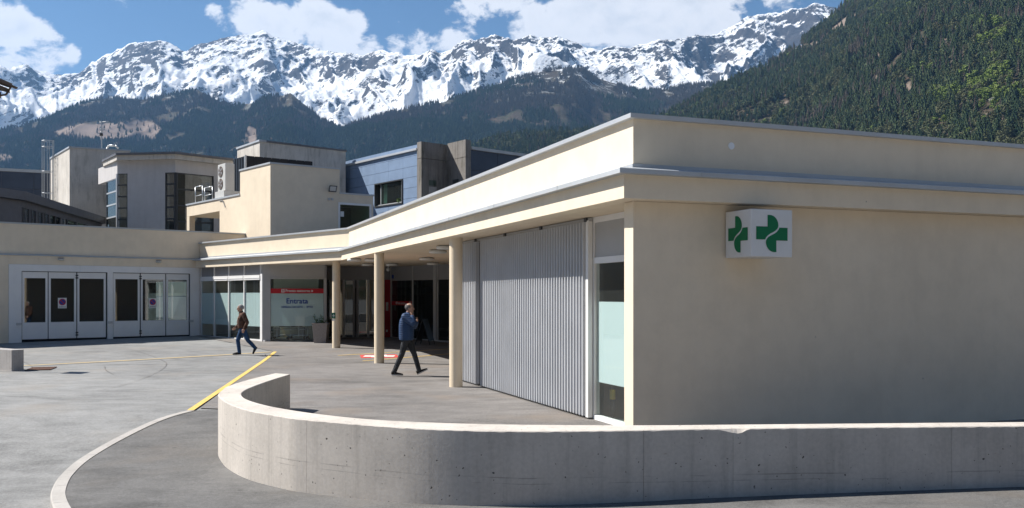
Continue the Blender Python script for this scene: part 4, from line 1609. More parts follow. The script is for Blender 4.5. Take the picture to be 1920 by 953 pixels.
# low zinc link with ribbon windows
lk = thing('zinc_link_block', 'low dark zinc building with a ribbon of windows at the left', 'building', (-26, 52, 0))
H0, H1, Hl = R(41, 46.0), R(191, 60.9), R(-40, 43.2)
zt = zz(360, 46)
fh, fhl = Facade(H0, H1), Facade(Hl, H0)
back2 = H1 + Vector((-6, 3)); back1 = Hl + Vector((-6, 8))
MB().prism([H0.lerp(H1, -0.01) + Vector((0.25, 0)), H1 + Vector((0.25, 0)), back2, back1, Hl + Vector((0.1, -0.3))], zt - 0.42, zt).build('roof', ZINCDK, lk)
m = MB()
fh.box(m, 0, fh.len, zt - 0.75, zt - 0.43, 0.0, -0.2)
m.build('upper_band', ZINCDK, lk)
m = MB()
fhl.box(m, 0, fhl.len - 0.01, 3, zt - 0.43, 0.0, -0.2)
m.build('panel_wall', ZINCDK, lk)
m = MB()
fhl.box(m, 0, fhl.len - 0.35, 3, zt - 0.75, 0.025, 0.001)
m.build('panel', ZINCDK, lk)
edges_u = [43, 56, 59, 69, 71.5, 81, 83, 93, 104, 115, 126, 144, 161, 176, 190]
for k, u in enumerate(edges_u):
    s_ = fh.s(u)
    m = MB()
    w = 0.09 if k % 3 else 0.14
    fh.box(m, s_ - w, s_ + w, 3.5, zt - 0.75, 0.01, -0.12)
    m.build('mullion', ZINCDK if k % 2 else DARKFR, lk)
for a, b in zip(edges_u[:-1], edges_u[1:]):
    m = MB()
    fh.box(m, fh.s(a) + 0.05, fh.s(b) - 0.05, 3.5, zt - 0.76, -0.03, -0.05)
    m.build('window_pane', PANEDK if (int(a) % 3) else PANEGR, lk)
m = MB()
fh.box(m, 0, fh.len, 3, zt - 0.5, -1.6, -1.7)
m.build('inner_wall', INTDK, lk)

# blue panelled ward block with concrete fins
bw = thing('blue_clad_block', 'blue grey panelled block with old concrete fins right of the cream block', 'building', (-5, 58, 0))
Q = [R(638, 62.5), R(782, 55.0)]
fb = Facade(Q[1], Q[0])
zt = 10.5
sw0, sw1 = fb.s(755.5), fb.s(703)
zw1, zw0 = fb.z(755, 335.5), fb.z(755, 382)
m = MB()
fb.box(m, 0, sw0, 2.5, zt - 0.25, -0.06, -4)
fb.box(m, sw0, sw1, zw1, zt - 0.25, -0.06, -4)
fb.box(m, sw0, sw1, 2.5, zw0, -0.06, -4)
fb.box(m, sw1, fb.len + 1, 2.5, zt - 0.25, -0.06, -4)
m.build('core', ZINCDK, bw)
ph_, pw_ = 0.615, (sw1 - sw0) / 2
ztop_p = zw1 + 3 * ph_
cols_ = [0.0, sw0]
s_ = sw0
while s_ < fb.len: s_ += pw_; cols_.append(min(s_, fb.len))
zrows = [ztop_p - k * ph_ for k in range(11)]
for a, b in zip(cols_[:-1], cols_[1:]):
    if b - a < 0.1: continue
    for z1, z0 in zip(zrows[:-1], zrows[1:]):
        if a >= sw0 - 0.01 and b <= sw1 + 0.01:
            if z0 >= zw1 - 0.01: pass
            elif z1 <= zw0 + 0.02: pass
            elif z0 < zw0 < z1: z1 = zw0
            else: continue
        m = MB()
        fb.box(m, a + 0.008, b - 0.008, z0 + 0.008, z1 - 0.008, 0.0, -0.05)
        m.build('panel', BLUEP, bw)
m = MB()
fb.box(m, 0.0, fb.len + 0.1, zt - 0.25, zt - 0.02, -0.02, -4.1)
m.build('eaves_gap', DARKFR, bw)
m = MB()
fb.box(m, -0.1, fb.len + 0.1, zt - 0.02, zt + 0.1, 0.12, -4.1)
m.build('roof_edge', ALU, bw)
wnd = MB()
for (a, b, z0, z1) in ((sw0, sw1, zw1 - 0.07, zw1), (sw0, sw1, zw0, zw0 + 0.07), (sw0, sw0 + 0.07, zw0 + .07, zw1 - .07), (sw1 - 0.07, sw1, zw0 + .07, zw1 - .07)):
    fb.box(wnd, a, b, z0, z1, 0.05, -0.35)
wnd = wnd.build('window_frame', DARKFR, bw)
m = MB()
for s_ in (sw0 + 0.3, sw1 - 0.55):
    fb.box(m, s_ - 0.03, s_ + 0.03, zw0 + .07, zw1 - .07, -0.1, -0.16)
fb.box(m, sw0 + 0.07, sw1 - 0.07, zw0 + .07, zw0 + 0.15, -0.1, -0.17)
m.build('sash', ALU, wnd)
m = MB()
fb.box(m, sw0 + 0.33, sw1 - 0.58, zw0 + .15, zw1 - .07, -0.12, -0.13)
m.build('pane', PANEGR, wnd)
m = MB()
vs, fs = [], []
cs0, cs1 = sw1 - 1.0, sw1 - 0.6
for k in range(17):
    q_ = fb.at(cs0 + (cs1 - cs0) * k / 16, -0.3 + 0.035 * math.sin(k * 1.6))
    vs += [(q_.x, q_.y, zw0 + 0.08), (q_.x, q_.y, zw1 - 0.08)]
fs = [(2 * k, 2 * k + 2, 2 * k + 3, 2 * k + 1) for k in range(16)]
mk('curtain', vs, fs, CURT, wnd)
m = MB()
fb.box(m, sw0, sw1, zw0, zw1, -1.4, -1.5)
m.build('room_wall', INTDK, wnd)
m = MB()
base = fb.p3(sw0 + 0.6, -0.2, zw0 + 0.1)
for k in range(40):
    e = Vector((random.uniform(-1, 1), random.uniform(-1, 1), random.uniform(0, 1))) * 0.16
    c_ = base + Vector((random.uniform(-.15, .25), random.uniform(-.1, .1), random.uniform(0, .2)))
    f_ = e.cross(Vector((random.random(), 1, random.random()))).normalized() * 0.05
    m.add([c_, c_ + e * .5 + f_, c_ + e, c_ + e * .5 - f_], [(0, 1, 2, 3)])
m.build('house_plant', LEAF, wnd)
# fins
P790 = Vector((-5.23, 54.5)); P839 = Vector((-3.81, 55.8)); P873 = Vector((-2.67, 54.3)); P883 = Vector((-2.38, 54.6)); P782 = Vector((-5.52, 54.87))
zj = zz(297, 54.6)
zt2 = 10.92
for z0, z1, sh in ((2.5, zj - 0.012, 0), (zj + 0.012, zt2, 0.0)):
    MB().prism([P790, P839, P839 + (P782 - P790) * 1.0, P782], z0, z1).build('concrete_fin', CONC_OLD, bw)
    MB().prism([P873, P883, P839 + (P883 - P873), P839 + Vector((0.004, 0.0))], z0, z1 + 0.08).build('concrete_fin', CONC_OLD, bw)
f79 = Facade(P790, P839)
m = MB()
f79.box(m, f79.s(804), f79.s(818), zz(348, 55), zz(338, 55), 0.006, -0.02)
m.build('small_window', PANEGR, bw)
m = MB()
f79.box(m, f79.s(804), f79.s(818.5), zz(378, 55), zz(350.5, 55), 0.02, -0.02)
m.build('window_apron', CONC_B, bw)
f83 = Facade(P839, P873)
m = MB()
f83.box(m, f83.s(849), f83.s(860), zz(350, 55), zz(336, 55), 0.006, -0.02)
m.build('small_window', PANEDK, bw)
fn = Facade(P883, P883 + Vector((1.09, 1)).normalized() * 12)
zt3 = fn.z(930, 283.5)
m = MB()
fn.box(m, 0, 12, 2.5, zt3 - 0.1, -0.06, -4)
m.build('core', ZINCDK, bw)
for k in range(6):
    for j in range(6):
        m = MB()
        fn.box(m, k * 2.05 + 0.01, (k + 1) * 2.05 - 0.01, zt3 - 0.12 - 1.15 * (j + 1) + 0.01, zt3 - 0.12 - 1.15 * j - 0.01, 0.0, -0.05)
        m.build('panel', NAVYP, bw)
m = MB()
fn.box(m, 0, 12.3, zt3 - 0.11, zt3 + 0.06, 0.1, -4)
m.build('roof_edge', ZINC, bw)

# old house eave at the upper left
hs = thing('old_house', 'eave of an old house with stone slab roof and gutter at the top left', 'house', (-30, 50, 0))
yE = 50.0
xE = R(26, yE).x
ze = zz(163, yE)
MB().box(xE - 7.5, xE - 1.4, yE - 8.2, yE - 0.9, 0, ze - 0.2).build('wall', DIRTYREN, hs)
for k in range(6):
    y0 = yE - 1.62 - k * 1.65
    for j in range(5):
        x1 = xE - 0.02 - j * 0.85
        zc_ = ze + 0.10 + j * 0.30 + 0.03 * ((k + j) % 2)
        m = MB()
        jit = random.uniform(-.06, .04)
        m.add([(x1 + jit, y0, zc_), (x1 + jit, y0 + 1.6, zc_), (x1 - 1.1, y0 + 1.6, zc_ + 0.38), (x1 - 1.1, y0, zc_ + 0.38),
               (x1 + jit, y0, zc_ + 0.07), (x1 + jit, y0 + 1.6, zc_ + 0.07), (x1 - 1.1, y0 + 1.6, zc_ + 0.45), (x1 - 1.1, y0, zc_ + 0.45)],
              [(0, 3, 2, 1), (4, 5, 6, 7), (0, 1, 5, 4), (1, 2, 6, 5), (2, 3, 7, 6), (3, 0, 4, 7)])
        m.build('roof_slab', TILE, hs)
m = MB()
for k in range(11):
    y0 = yE - 0.3 - k * 0.9
    m = MB()
    m.add([(xE - 0.12, y0, ze - 0.10), (xE - 0.12, y0 + 0.14, ze - 0.10), (xE - 1.6, y0 + 0.14, ze + 0.42), (xE - 1.6, y0, ze + 0.42),
           (xE - 0.12, y0, ze + 0.06), (xE - 0.12, y0 + 0.14, ze + 0.06), (xE - 1.6, y0 + 0.14, ze + 0.58), (xE - 1.6, y0, ze + 0.58)],
          [(0, 3, 2, 1), (4, 5, 6, 7), (0, 1, 5, 4), (1, 2, 6, 5), (2, 3, 7, 6), (3, 0, 4, 7)])
    m.build('rafter', WOOD, hs)
m = MB()
ya, yb = yE - 9.0, yE - 0.02
m.add([(xE - 0.20, ya, ze - 0.34), (xE - 0.20, yb, ze - 0.34), (xE - 2.6, yb, ze + 0.30), (xE - 2.6, ya, ze + 0.30),
       (xE - 0.20, ya, ze - 0.13), (xE - 0.20, yb, ze - 0.13), (xE - 2.6, yb, ze + 0.62), (xE - 2.6, ya, ze + 0.62)],
      [(0, 3, 2, 1), (4, 5, 6, 7), (0, 1, 5, 4), (1, 2, 6, 5), (2, 3, 7, 6), (3, 0, 4, 7)])
m.build('eave_boarding', WOOD, hs)
m = MB()
m.box(xE - 0.95, xE - 0.62, ya, yE - 0.1, ze - 0.62, ze - 0.32)
m.build('wall_plate', WOOD, hs)
vs, fs = [], []
for i, y0 in enumerate((yE - 9.5, yE + 0.1)):
    for k in range(9):
        t = math.pi * k / 8
        vs.append((xE + 0.06 + 0.10 * math.cos(t), y0, ze - 0.0 - 0.10 * math.sin(t)))
fs = [(k, k + 1, 9 + k + 1, 9 + k) for k in range(8)]
gt = mk('gutter', vs, fs, COPPER, hs, True)
gt.modifiers.new('thick', 'SOLIDIFY').thickness = 0.008
y0 = yE - 0.4
MB().path([(xE + 0.05, y0, ze - 0.1), (xE - 0.10, y0, ze - 0.35), (xE - 0.2, y0, ze - 0.50), (xE - 1.3, y0, ze - 0.66), (xE - 1.3, y0, 1)], 0.05, 8).build('downpipe', COPPER, hs, True)

# sign post outside the left edge whose shadow falls into the yard
pbx, pby = R(-55, 25.4)
sp = thing('sign_post', 'traffic sign post just outside the left edge casting a thin shadow', 'sign', (pbx, pby, 0))
MB().tube((pbx, pby, -0.2), (pbx, pby, 3.9), 0.03, 10).build('pole', STEEL, sp)
MB().box(pbx - 0.02, pbx + 0.02, pby - 0.3, pby + 0.3, 3.2, 3.85).build('plate', SIGNW, sp)

# ------------------------------------------------------------------ terrain
def _h(ix, iy, seed):
    n = (ix.astype(np.int64) * 374761393 + iy.astype(np.int64) * 668265263 + seed * 1442695041) & 0xFFFFFFFF
    n = ((n ^ (n >> 13)) * 1274126177) & 0xFFFFFFFF
    return ((n ^ (n >> 16)) & 0xFFFF) / 65535.0


def vnoise(x, y, seed=0):
    x, y = np.asarray(x, float), np.asarray(y, float)
    ix, iy = np.floor(x), np.floor(y)
    fx, fy = x - ix, y - iy
    fx, fy = fx * fx * fx * (fx * (fx * 6 - 15) + 10), fy * fy * fy * (fy * (fy * 6 - 15) + 10)
    a, b = _h(ix, iy, seed), _h(ix + 1, iy, seed)
    c, d = _h(ix, iy + 1, seed), _h(ix + 1, iy + 1, seed)
    return (a * (1 - fx) + b * fx) * (1 - fy) + (c * (1 - fx) + d * fx) * fy


def fbm(x, y, o=5, seed=0, g=0.5):
    s, a, t = 0, 1.0, 0
    for k in range(o):
        s = s + a * vnoise(x * 2 ** k + 17.3 * k, y * 2 ** k - 9.1 * k, seed + k); t += a; a *= g
    return s / t


def ridged(x, y, o=5, seed=0, g=0.55):
    s, a, t = 0, 1.0, 0
    for k in range(o):
        n = 1 - np.abs(2 * vnoise(x * 2 ** k + 31.7 * k, y * 2 ** k + 5.3 * k, seed + k) - 1)
        s = s + a * n * n; t += a; a *= g
    return s / t


def terrain(name, crest, foot, nc, nr, back, shape, mat, label):
    """crest, foot: lists (column, row, distance); shape(x, y, t, u) gives the relief added between them"""
    cu = np.array([c[0] for c in crest]); cv = np.array([c[1] for c in crest]); cd = np.array([c[2] for c in crest])
    fu_ = np.array([c[0] for c in foot]); fz = np.array([c[1] for c in foot]); fd = np.array([c[2] for c in foot])
    u = np.linspace(cu[0], cu[-1], nc)
    v = np.interp(u, cu, cv)
    D = np.interp(u, cu, cd)
    D0 = np.interp(u, fu_, fd)
    Z0 = np.interp(u, fu_, fz)
    Zc = ZC + (HZ - v) / F * D
    t = np.concatenate([np.linspace(0, 1, nr), 1 + np.linspace(0, 1, back + 1)[1:] * 0.5])
    T, Uu = np.meshgrid(t, u, indexing='ij')
    Yy = D0 + (D - D0) * T
    Xx = (Uu - CX) / F * Yy
    Zz = Z0 + (Zc - Z0) * np.where(T <= 1, T, 1 - (T - 1) * 1.1)
    Zz = Zz + shape(Xx, Yy, T, Uu)
    vs = np.stack([Xx, Yy, Zz], -1)
    nrw = len(t)
    idx = np.arange(nrw * nc).reshape(nrw, nc)
    fs = np.stack([idx[:-1, :-1], idx[:-1, 1:], idx[1:, 1:], idx[1:, :-1]], -1).reshape(-1, 4)
    me = bpy.data.meshes.new(name)
    me.vertices.add(nrw * nc)
    me.vertices.foreach_set('co', vs.reshape(-1).astype(np.float32))
    me.loops.add(fs.size)
    me.polygons.add(len(fs))
    me.polygons.foreach_set('loop_start', np.arange(0, fs.size, 4, dtype=np.int32))
    me.loops.foreach_set('vertex_index', fs.reshape(-1).astype(np.int32))
    me.update(calc_edges=True)
    me.shade_smooth()
    me.materials.append(mat)
    o = bpy.data.objects.new(name, me)
    COL.objects.link(o)
    tag(o, label, kind='structure')
    return vs, t, u


def mountain_material():
    m, t = mat_new('snow_and_rock')
    co = t.n('ShaderNodeTexCoord').outputs['Object']
    geo = t.n('ShaderNodeNewGeometry')
    nz = t.n('ShaderNodeSeparateXYZ', {0: geo.outputs['Normal']}).outputs[2]
    z = t.n('ShaderNodeSeparateXYZ', {0: co}).outputs[2]
    n1 = t.noise(vscale(t, co, (1, 1, 1.5)), 0.0060, 10.0, 0.66, 0.8)
    n2 = t.noise(vscale(t, co, (1, 1, 1.8)), 0.046, 7.0, 0.74, 0.4)
    n3 = t.noise(co, 0.0019, 4.0, 0.5)
    rotd = t.n('ShaderNodeVectorRotate', {'Vector': co, 'Angle': 0.62}, rotation_type='Y_AXIS').outputs[0]
    band = t.noise(vscale(t, rotd, (0.20, 0.4, 1.7)), 0.016, 8.0, 0.66, 0.5)
    chute = t.noise(vscale(t, co, (1.0, 0.12, 0.20)), 0.020, 7.0, 0.64, 0.35)
    r = t.math('ADD', t.math('MULTIPLY', n1, 0.42), t.math('MULTIPLY', n2, 0.72))
    r = t.math('ADD', r, t.math('MULTIPLY', band, 0.78))
    r = t.math('ADD', r, t.math('MULTIPLY', chute, 0.50))
    r = t.math('ADD', r, t.math('MULTIPLY', n3, 0.85))
    steep = t.ramp(nz, 0.86, 0.50, -0.06, 0.20)
    alt = t.ramp(z, 1250.0, 1950.0, -0.22, 0.045)
    k = t.math('ADD', t.math('ADD', r, steep), alt)
    rock = t.ramp(k, 1.645, 1.68)
    rc = t.mix(t.noise(co, 0.03, 6.0, 0.7), c4(0.018, 0.018, 0.020), c4(0.085, 0.078, 0.075))
    snow = t.mix(t.noise(co, 0.01, 4.0), c4(0.80, 0.82, 0.85), c4(0.86, 0.87, 0.88))
    shrub = t.math('MULTIPLY', t.ramp(z, 1230.0, 1040.0), t.ramp(t.math('ADD', n1, t.math('MULTIPLY', n2, 0.5)), 0.78, 0.90))
    col = t.mix(rock, snow, rc)
    col = t.mix(t.math('MULTIPLY', shrub, 0.8), col, c4(0.10, 0.075, 0.06))
    finish(t, col, 0.9, 0, t.math('ADD', n2, t.math('MULTIPLY', n1, 2.0)), 0.9, 14.0, 0.1)
    return m


def forest_floor(name, snow=0.0, clear=False):
    m, t = mat_new(name)
    co = t.n('ShaderNodeTexCoord').outputs['Object']
    n1 = t.noise(co, 0.02, 6.0, 0.65)
    n2 = t.noise(co, 0.12, 4.0, 0.6)
    col = t.mix(t.ramp(n1, 0.35, 0.65), c4(0.050, 0.038, 0.026), c4(0.030, 0.036, 0.020))
    col = t.mix(t.ramp(n2, 0.45, 0.7), col, c4(0.085, 0.062, 0.045))
    if clear:
        at = t.n('ShaderNodeAttribute', attribute_name='clearing').outputs['Fac']
        cc = t.mix(n2, c4(0.14, 0.105, 0.082), c4(0.24, 0.19, 0.16))
        col = t.mix(at, col, cc)
    if snow:
        z = t.n('ShaderNodeSeparateXYZ', {0: co}).outputs[2]
        sm = t.math('MULTIPLY', t.ramp(z, 760.0, 1150.0), t.ramp(t.math('ADD', n1, t.math('MULTIPLY', n2, 0.4)), 0.72, 0.80, 0, snow))
        col = t.mix(sm, col, c4(0.8, 0.82, 0.85))
    finish(t, col, 0.95, 0, n2, 0.6, 3.0, 0.1)
    return m


crest_px = [(-140, 120), (-60, 118), (0, 128), (24, 131), (36, 127), (50, 124), (66, 131), (87, 137), (110, 139), (128, 140), (149, 137), (162, 126), (173, 116), (180, 117), (199, 101), (210, 99), (222, 93), (235, 86), (249, 81), (275, 79), (301, 77), (322, 83), (334, 91),
            (341, 96), (350, 96), (357, 93), (374, 83), (395, 77), (416, 71), (440, 68), (467, 64), (482, 61), (495, 59), (505, 63), (516, 71), (535, 75), (554, 81), (580, 87), (606, 95), (630, 98), (645, 100), (662, 102), (680, 106), (697, 99), (714, 94), (726, 96), (739, 101), (760, 102),
            (787, 104), (799, 96), (808, 93), (815, 94), (822, 100), (836, 98), (849, 93), (860, 84), (870, 80), (882, 78), (894, 80), (910, 75), (925, 72), (945, 76), (964, 81), (972, 77), (981, 74), (1010, 75), (1043, 72), (1060, 74), (1078, 81), (1090, 86), (1099, 90), (1112, 92),
            (1126, 95), (1140, 90), (1151, 87), (1166, 89), (1182, 90), (1200, 84), (1216, 81), (1237, 75), (1260, 77), (1282, 71), (1305, 67), (1322, 68), (1342, 66), (1362, 55), (1384, 43), (1399, 33), (1420, 29), (1444, 25), (1468, 24), (1489, 21), (1500, 20), (1511, 16), (1521, 9), (1530, 6), (1543, 9), (1556, 14), (1600, 20), (1700, 30), (1760, 40)]
crest_d = lambda u: 7400 + 500 * math.sin(u / 210.0) + 260 * math.sin(u / 71.0)
crest = [(u, v, crest_d(u)) for u, v in crest_px]


def snow_shape(X, Y, T, U_):
    env = np.clip(np.sin(np.clip(T, 0, 1) * math.pi) ** 0.75, 0, 1)
    warp = (fbm(X / 900, Y / 900, 3, 60) - 0.5) * 1.6
    spur = ridged(X / 780 + warp, Y / 2300 + warp * 0.4, 3, 11) - 0.45
    mid_ = ridged(X / 190 + Y / 420 + warp * 1.2, Y / 1000 - X / 900, 4, 23) - 0.42
    fine = fbm(X / 70, Y / 90, 4, 37) - 0.5
    crag = ridged(X / 95, Y / 95, 3, 51) - 0.4
    near_top = np.clip((T - 0.55) / 0.35, 0, 1)
    edge = np.where(T > 0.985, 0.35, 1.0)
    return env * (spur * 470 + mid_ * 120 + fine * 26) + crag * (8 + 42 * near_top) * edge * np.clip(T * 4, 0, 1) + np.where(T >= 1, fine * 20, 0)


SNOWMAT = mountain_material()
terrain('mountain_range', crest, [(-140, 420, 4300), (600, 420, 4300), (1760, 520, 4900)], 760, 210, 10, snow_shape, SNOWMAT, 'snow covered rocky mountain range under the clouds')

mid_px = [(-140, 268), (-50, 252), (0, 241), (40, 236), (100, 214), (150, 193), (185, 184), (235, 181), (270, 184), (330, 173), (372, 166), (400, 181), (430, 196), (470, 191), (510, 179), (545, 173), (575, 196), (600, 221), (640, 238), (690, 221), (740, 206), (830, 188), (900, 166),
          (960, 146), (1020, 131), (1065, 122), (1090, 126), (1110, 140), (1160, 156), (1200, 169), (1260, 163), (1310, 156), (1400, 150), (1500, 150)]
mid_crest = [(u, v + 3, 4250 + 260 * math.sin(u / 150.0)) for u, v in mid_px]


def mid_shape(X, Y, T, U_):
    env = np.clip(np.sin(np.clip(T, 0, 1) * math.pi) ** 0.8, 0, 1)
    return env * ((ridged(X / 520 + 3, Y / 1500, 3, 71) - 0.45) * 150 + (fbm(X / 160, Y / 220, 4, 81) - 0.5) * 60) + (fbm(X / 60, Y / 60, 3, 91) - 0.5) * 10


MIDMAT = forest_floor('forest_floor_mid', 0.9, True)
mid_v, mid_t, mid_u = terrain('forest_hill', mid_crest, [(-140, 60, 2300), (1500, 90, 2500)], 420, 120, 8, mid_shape, MIDMAT, 'forested middle slope below the snow range')


def clearing(u, v):
    """felled strip on the left slope"""
    e = 0.25 * (vnoise(u / 17.0, v / 9.0, 5) - 0.5) * 2
    a = ((u - 205) / 105.0) ** 2 + ((v - 247 + (u - 205) * -0.02) / 17.0) ** 2
    b = ((u - 262) / 42.0) ** 2 + ((v - 243) / 19.0) ** 2
    c = ((u - 470) / 14.0) ** 2 + ((v - 255) / 22.0) ** 2
    d = ((u - 8) / 16.0) ** 2 + ((v - 299) / 9.0) ** 2
    return np.minimum(np.minimum(a, b), np.minimum(c * 1.4, d)) + e < 0.9


def proj(P3):
    return CX + F * P3[..., 0] / P3[..., 1], HZ - F * (P3[..., 2] - ZC) / P3[..., 1]


hill = bpy.data.objects['forest_hill']
pu, pv = proj(mid_v)
att = hill.data.attributes.new('clearing', 'FLOAT', 'POINT')
att.data.foreach_set('value', clearing(pu, pv).astype(np.float32).reshape(-1))

right_px = [(560, 352), (640, 340), (720, 318), (800, 302), (850, 290), (900, 268), (940, 254), (1000, 250), (1080, 246), (1150, 240), (1210, 232), (1265, 208), (1330, 172), (1400, 138), (1450, 115), (1480, 98), (1520, 66), (1560, 32), (1590, 2), (1640, -40), (1720, -95), (1830, -150), (1960, -200), (2120, -240)]
rd = lambda u: float(np.interp(u, [560, 900, 1265, 1590, 1960, 2500], [2450, 2350, 2300, 2450, 2350, 2300]))
right_crest = [(u, v + 6, rd(u)) for u, v in right_px]


def right_shape(X, Y, T, U_):
    env = np.clip(np.sin(np.clip(T, 0, 1) * math.pi) ** 0.8, 0, 1)
    amp = np.clip((U_ - 1000) / 400, 0.15, 1)
    return env * amp * ((ridged(X / 330 + 1.7, Y / 800 + 0.4, 3, 171) - 0.42) * 80 + (fbm(X / 120, Y / 140, 4, 181) - 0.5) * 46) + (fbm(X / 30, Y / 30, 3, 191) - 0.5) * 6


RMAT = forest_floor('forest_floor_near', 0.0, True)
r_v, r_t, r_u = terrain('wooded_slope', right_crest, [(560, 20, 1500), (1265, 10, 950), (1960, 10, 720), (2500, 10, 650)], 380, 130, 8, right_shape, RMAT, 'steep wooded slope rising at the right')
rpu, rpv = proj(r_v)


def glade(u, v):
    e = 0.5 * (vnoise(u / 14.0, v / 8.0, 15) - 0.5) * 2
    spots = [(1560, 62, 50, 9, -0.75), (1500, 92, 30, 6, -0.35), (1465, 198, 26, 6, -0.1), (1740, 160, 30, 5, -0.3), (1640, 152, 8, 7, 0), (1432, 130, 12, 6, 0), (1760, 78, 16, 5, 0), (1918, 108, 22, 10, -0.5), (1700, 165, 22, 6, 0), (1645, 108, 7, 7, 0), (1850, 222, 16, 11, 0), (1905, 168, 14, 9, 0)]
    r = np.full(np.shape(u), 9.0)
    for (a, b, ra, rb, sl_) in spots:
        r = np.minimum(r, ((u - a) / ra) ** 2 + ((v - b - sl_ * (u - a)) / rb) ** 2)
    return r + e < 0.95


att = bpy.data.objects['wooded_slope'].data.attributes.new('clearing', 'FLOAT', 'POINT')
att.data.foreach_set('value', glade(rpu, rpv).astype(np.float32).reshape(-1))

# the opposite valley side behind the viewer (seen only as reflections and as the sky it hides)
bv_, bf_ = [], []
NB, MBk = 90, 14
for j in range(MBk):
    for i in range(NB):
        a = math.radians(165 + 210 * i / (NB - 1))      # plan angle, behind and beside the viewer
        r_ = 420 + j * 150
        x, y = r_ * math.cos(a), r_ * math.sin(a)
        h_ = (j / (MBk - 1)) ** 0.9 * (620 + 160 * math.sin(a * 5) + 90 * math.sin(a * 13 + 1))
        side = min(1.0, min(i, NB - 1 - i) / 14.0)
        bv_.append((x, y, -3 + h_ * side + 14 * float(vnoise(np.array(x / 70.0), np.array(y / 70.0), 3)) * j / MBk))
for j in range(MBk - 1):
    for i in range(NB - 1):
        bf_.append((j * NB + i, j * NB + i + 1, (j + 1) * NB + i + 1, (j + 1) * NB + i))
tag(mk('valley_side', bv_, bf_, forest_floor('forest_floor_back'), smooth=True), kind='structure')


# ------------------------------------------------------------------ trees
def tree_mat(name, c0, c1, rough=0.9):
    m, t = mat_new(name)
    tint = t.n('ShaderNodeAttribute', attribute_name='tint', attribute_type='INSTANCER').outputs['Fac']
    rnd = t.n('ShaderNodeObjectInfo').outputs['Random']
    k = t.math('ADD', t.math('MULTIPLY', tint, 0.6), t.math('MULTIPLY', rnd, 0.4))
    col = t.mix(k, c4(*c0), c4(*c1))
    n = t.noise(t.n('ShaderNodeTexCoord').outputs['Object'], 0.7, 3.0)
    col = t.mix(t.ramp(n, 0.3, 0.7, 0.0, 0.5), col, c4(c0[0] * .5, c0[1] * .5, c0[2] * .5))
    finish(t, col, rough, 0, None, spec=0.1)
    return m


SPRUCE = tree_mat('spruce_needles', (0.018, 0.037, 0.019), (0.078, 0.100, 0.042))
LARCH = tree_mat('bare_larch', (0.078, 0.066, 0.050), (0.135, 0.112, 0.085))
OLIVE = tree_mat('olive_larch', (0.095, 0.110, 0.052), (0.170, 0.170, 0.090))
SPRING = tree_mat('spring_leaves', (0.13, 0.185, 0.04), (0.23, 0.27, 0.08))
BLOSSOM = tree_mat('blossom_white', (0.38, 0.38, 0.30), (0.55, 0.54, 0.47))
BARK = plain('bark', (0.075, 0.055, 0.042), 0.95, 0, 0.2, 2)


def conifer_crown(layers, pts, h, r, seed, thin=1.0):
    """tiers of drooping, uneven branch fans"""
    rr = random.Random(seed)
    vs, fs = [], []
    for k in range(layers):
        f = k / layers
        zb = h * (0.10 + 0.86 * f)
        rad = r * (1 - f) ** 0.85 * (0.85 + 0.3 * rr.random()) * thin + 0.12
        ht = h * 0.9 / layers * 2.0
        n = max(5, int(pts * (1 - 0.5 * f)))
        c = len(vs)
        vs.append((rr.uniform(-.1, .1), rr.uniform(-.1, .1), min(h, zb + ht)))
        off = rr.random() * 6.28
        for i in range(2 * n):
            t = off + math.pi * i / n
            q = rad * (rr.uniform(0.75, 1.15) if i % 2 == 0 else rr.uniform(0.32, 0.55))
            vs.append((q * math.cos(t), q * math.sin(t), zb - (0.10 * rad if i % 2 == 0 else -0.18 * rad) + rr.uniform(-.25, .25)))
        for i in range(2 * n):
            fs.append((c, c + 1 + i, c + 1 + (i + 1) % (2 * n)))
    return vs, fs


def leafy_crown(h, r, n, seed, leaf):
    rr = random.Random(seed)
    vs, fs = [], []
    lobes = [(Vector((rr.uniform(-.5, .5) * r, rr.uniform(-.5, .5) * r, h * rr.uniform(0.42, 0.86))), r * rr.uniform(0.38, 0.62)) for _ in range(9)]
    for k in range(n):
        c, q = rr.choice(lobes)
        d = Vector((rr.gauss(0, 1), rr.gauss(0, 1), rr.gauss(0, 1))).normalized()
        p = c + Vector((d.x, d.y, d.z * 0.85)) * q * (0.55 + 0.5 * rr.random())
        a = (d + Vector((rr.uniform(-.8, .8), rr.uniform(-.8, .8), rr.uniform(-.8, .8)))).normalized()
        b = a.cross(Vector((rr.random() - .5, rr.random() - .5, rr.random() - .5))).normalized()
        e = a.cross(b)
        s_ = leaf * rr.uniform(0.6, 1.4)
        i = len(vs)
        vs += [p + b * s_, p + e * s_ * 0.8, p - b * s_, p - e * s_ * 0.8]
        fs.append((i, i + 1, i + 2, i + 3))
    return vs, fs


def proto(name, vs, fs, mat):
    me = bpy.data.meshes.new(name)
    me.from_pydata([tuple(v) for v in vs], [], fs)
    me.materials.append(mat)
    me.update()
    return me


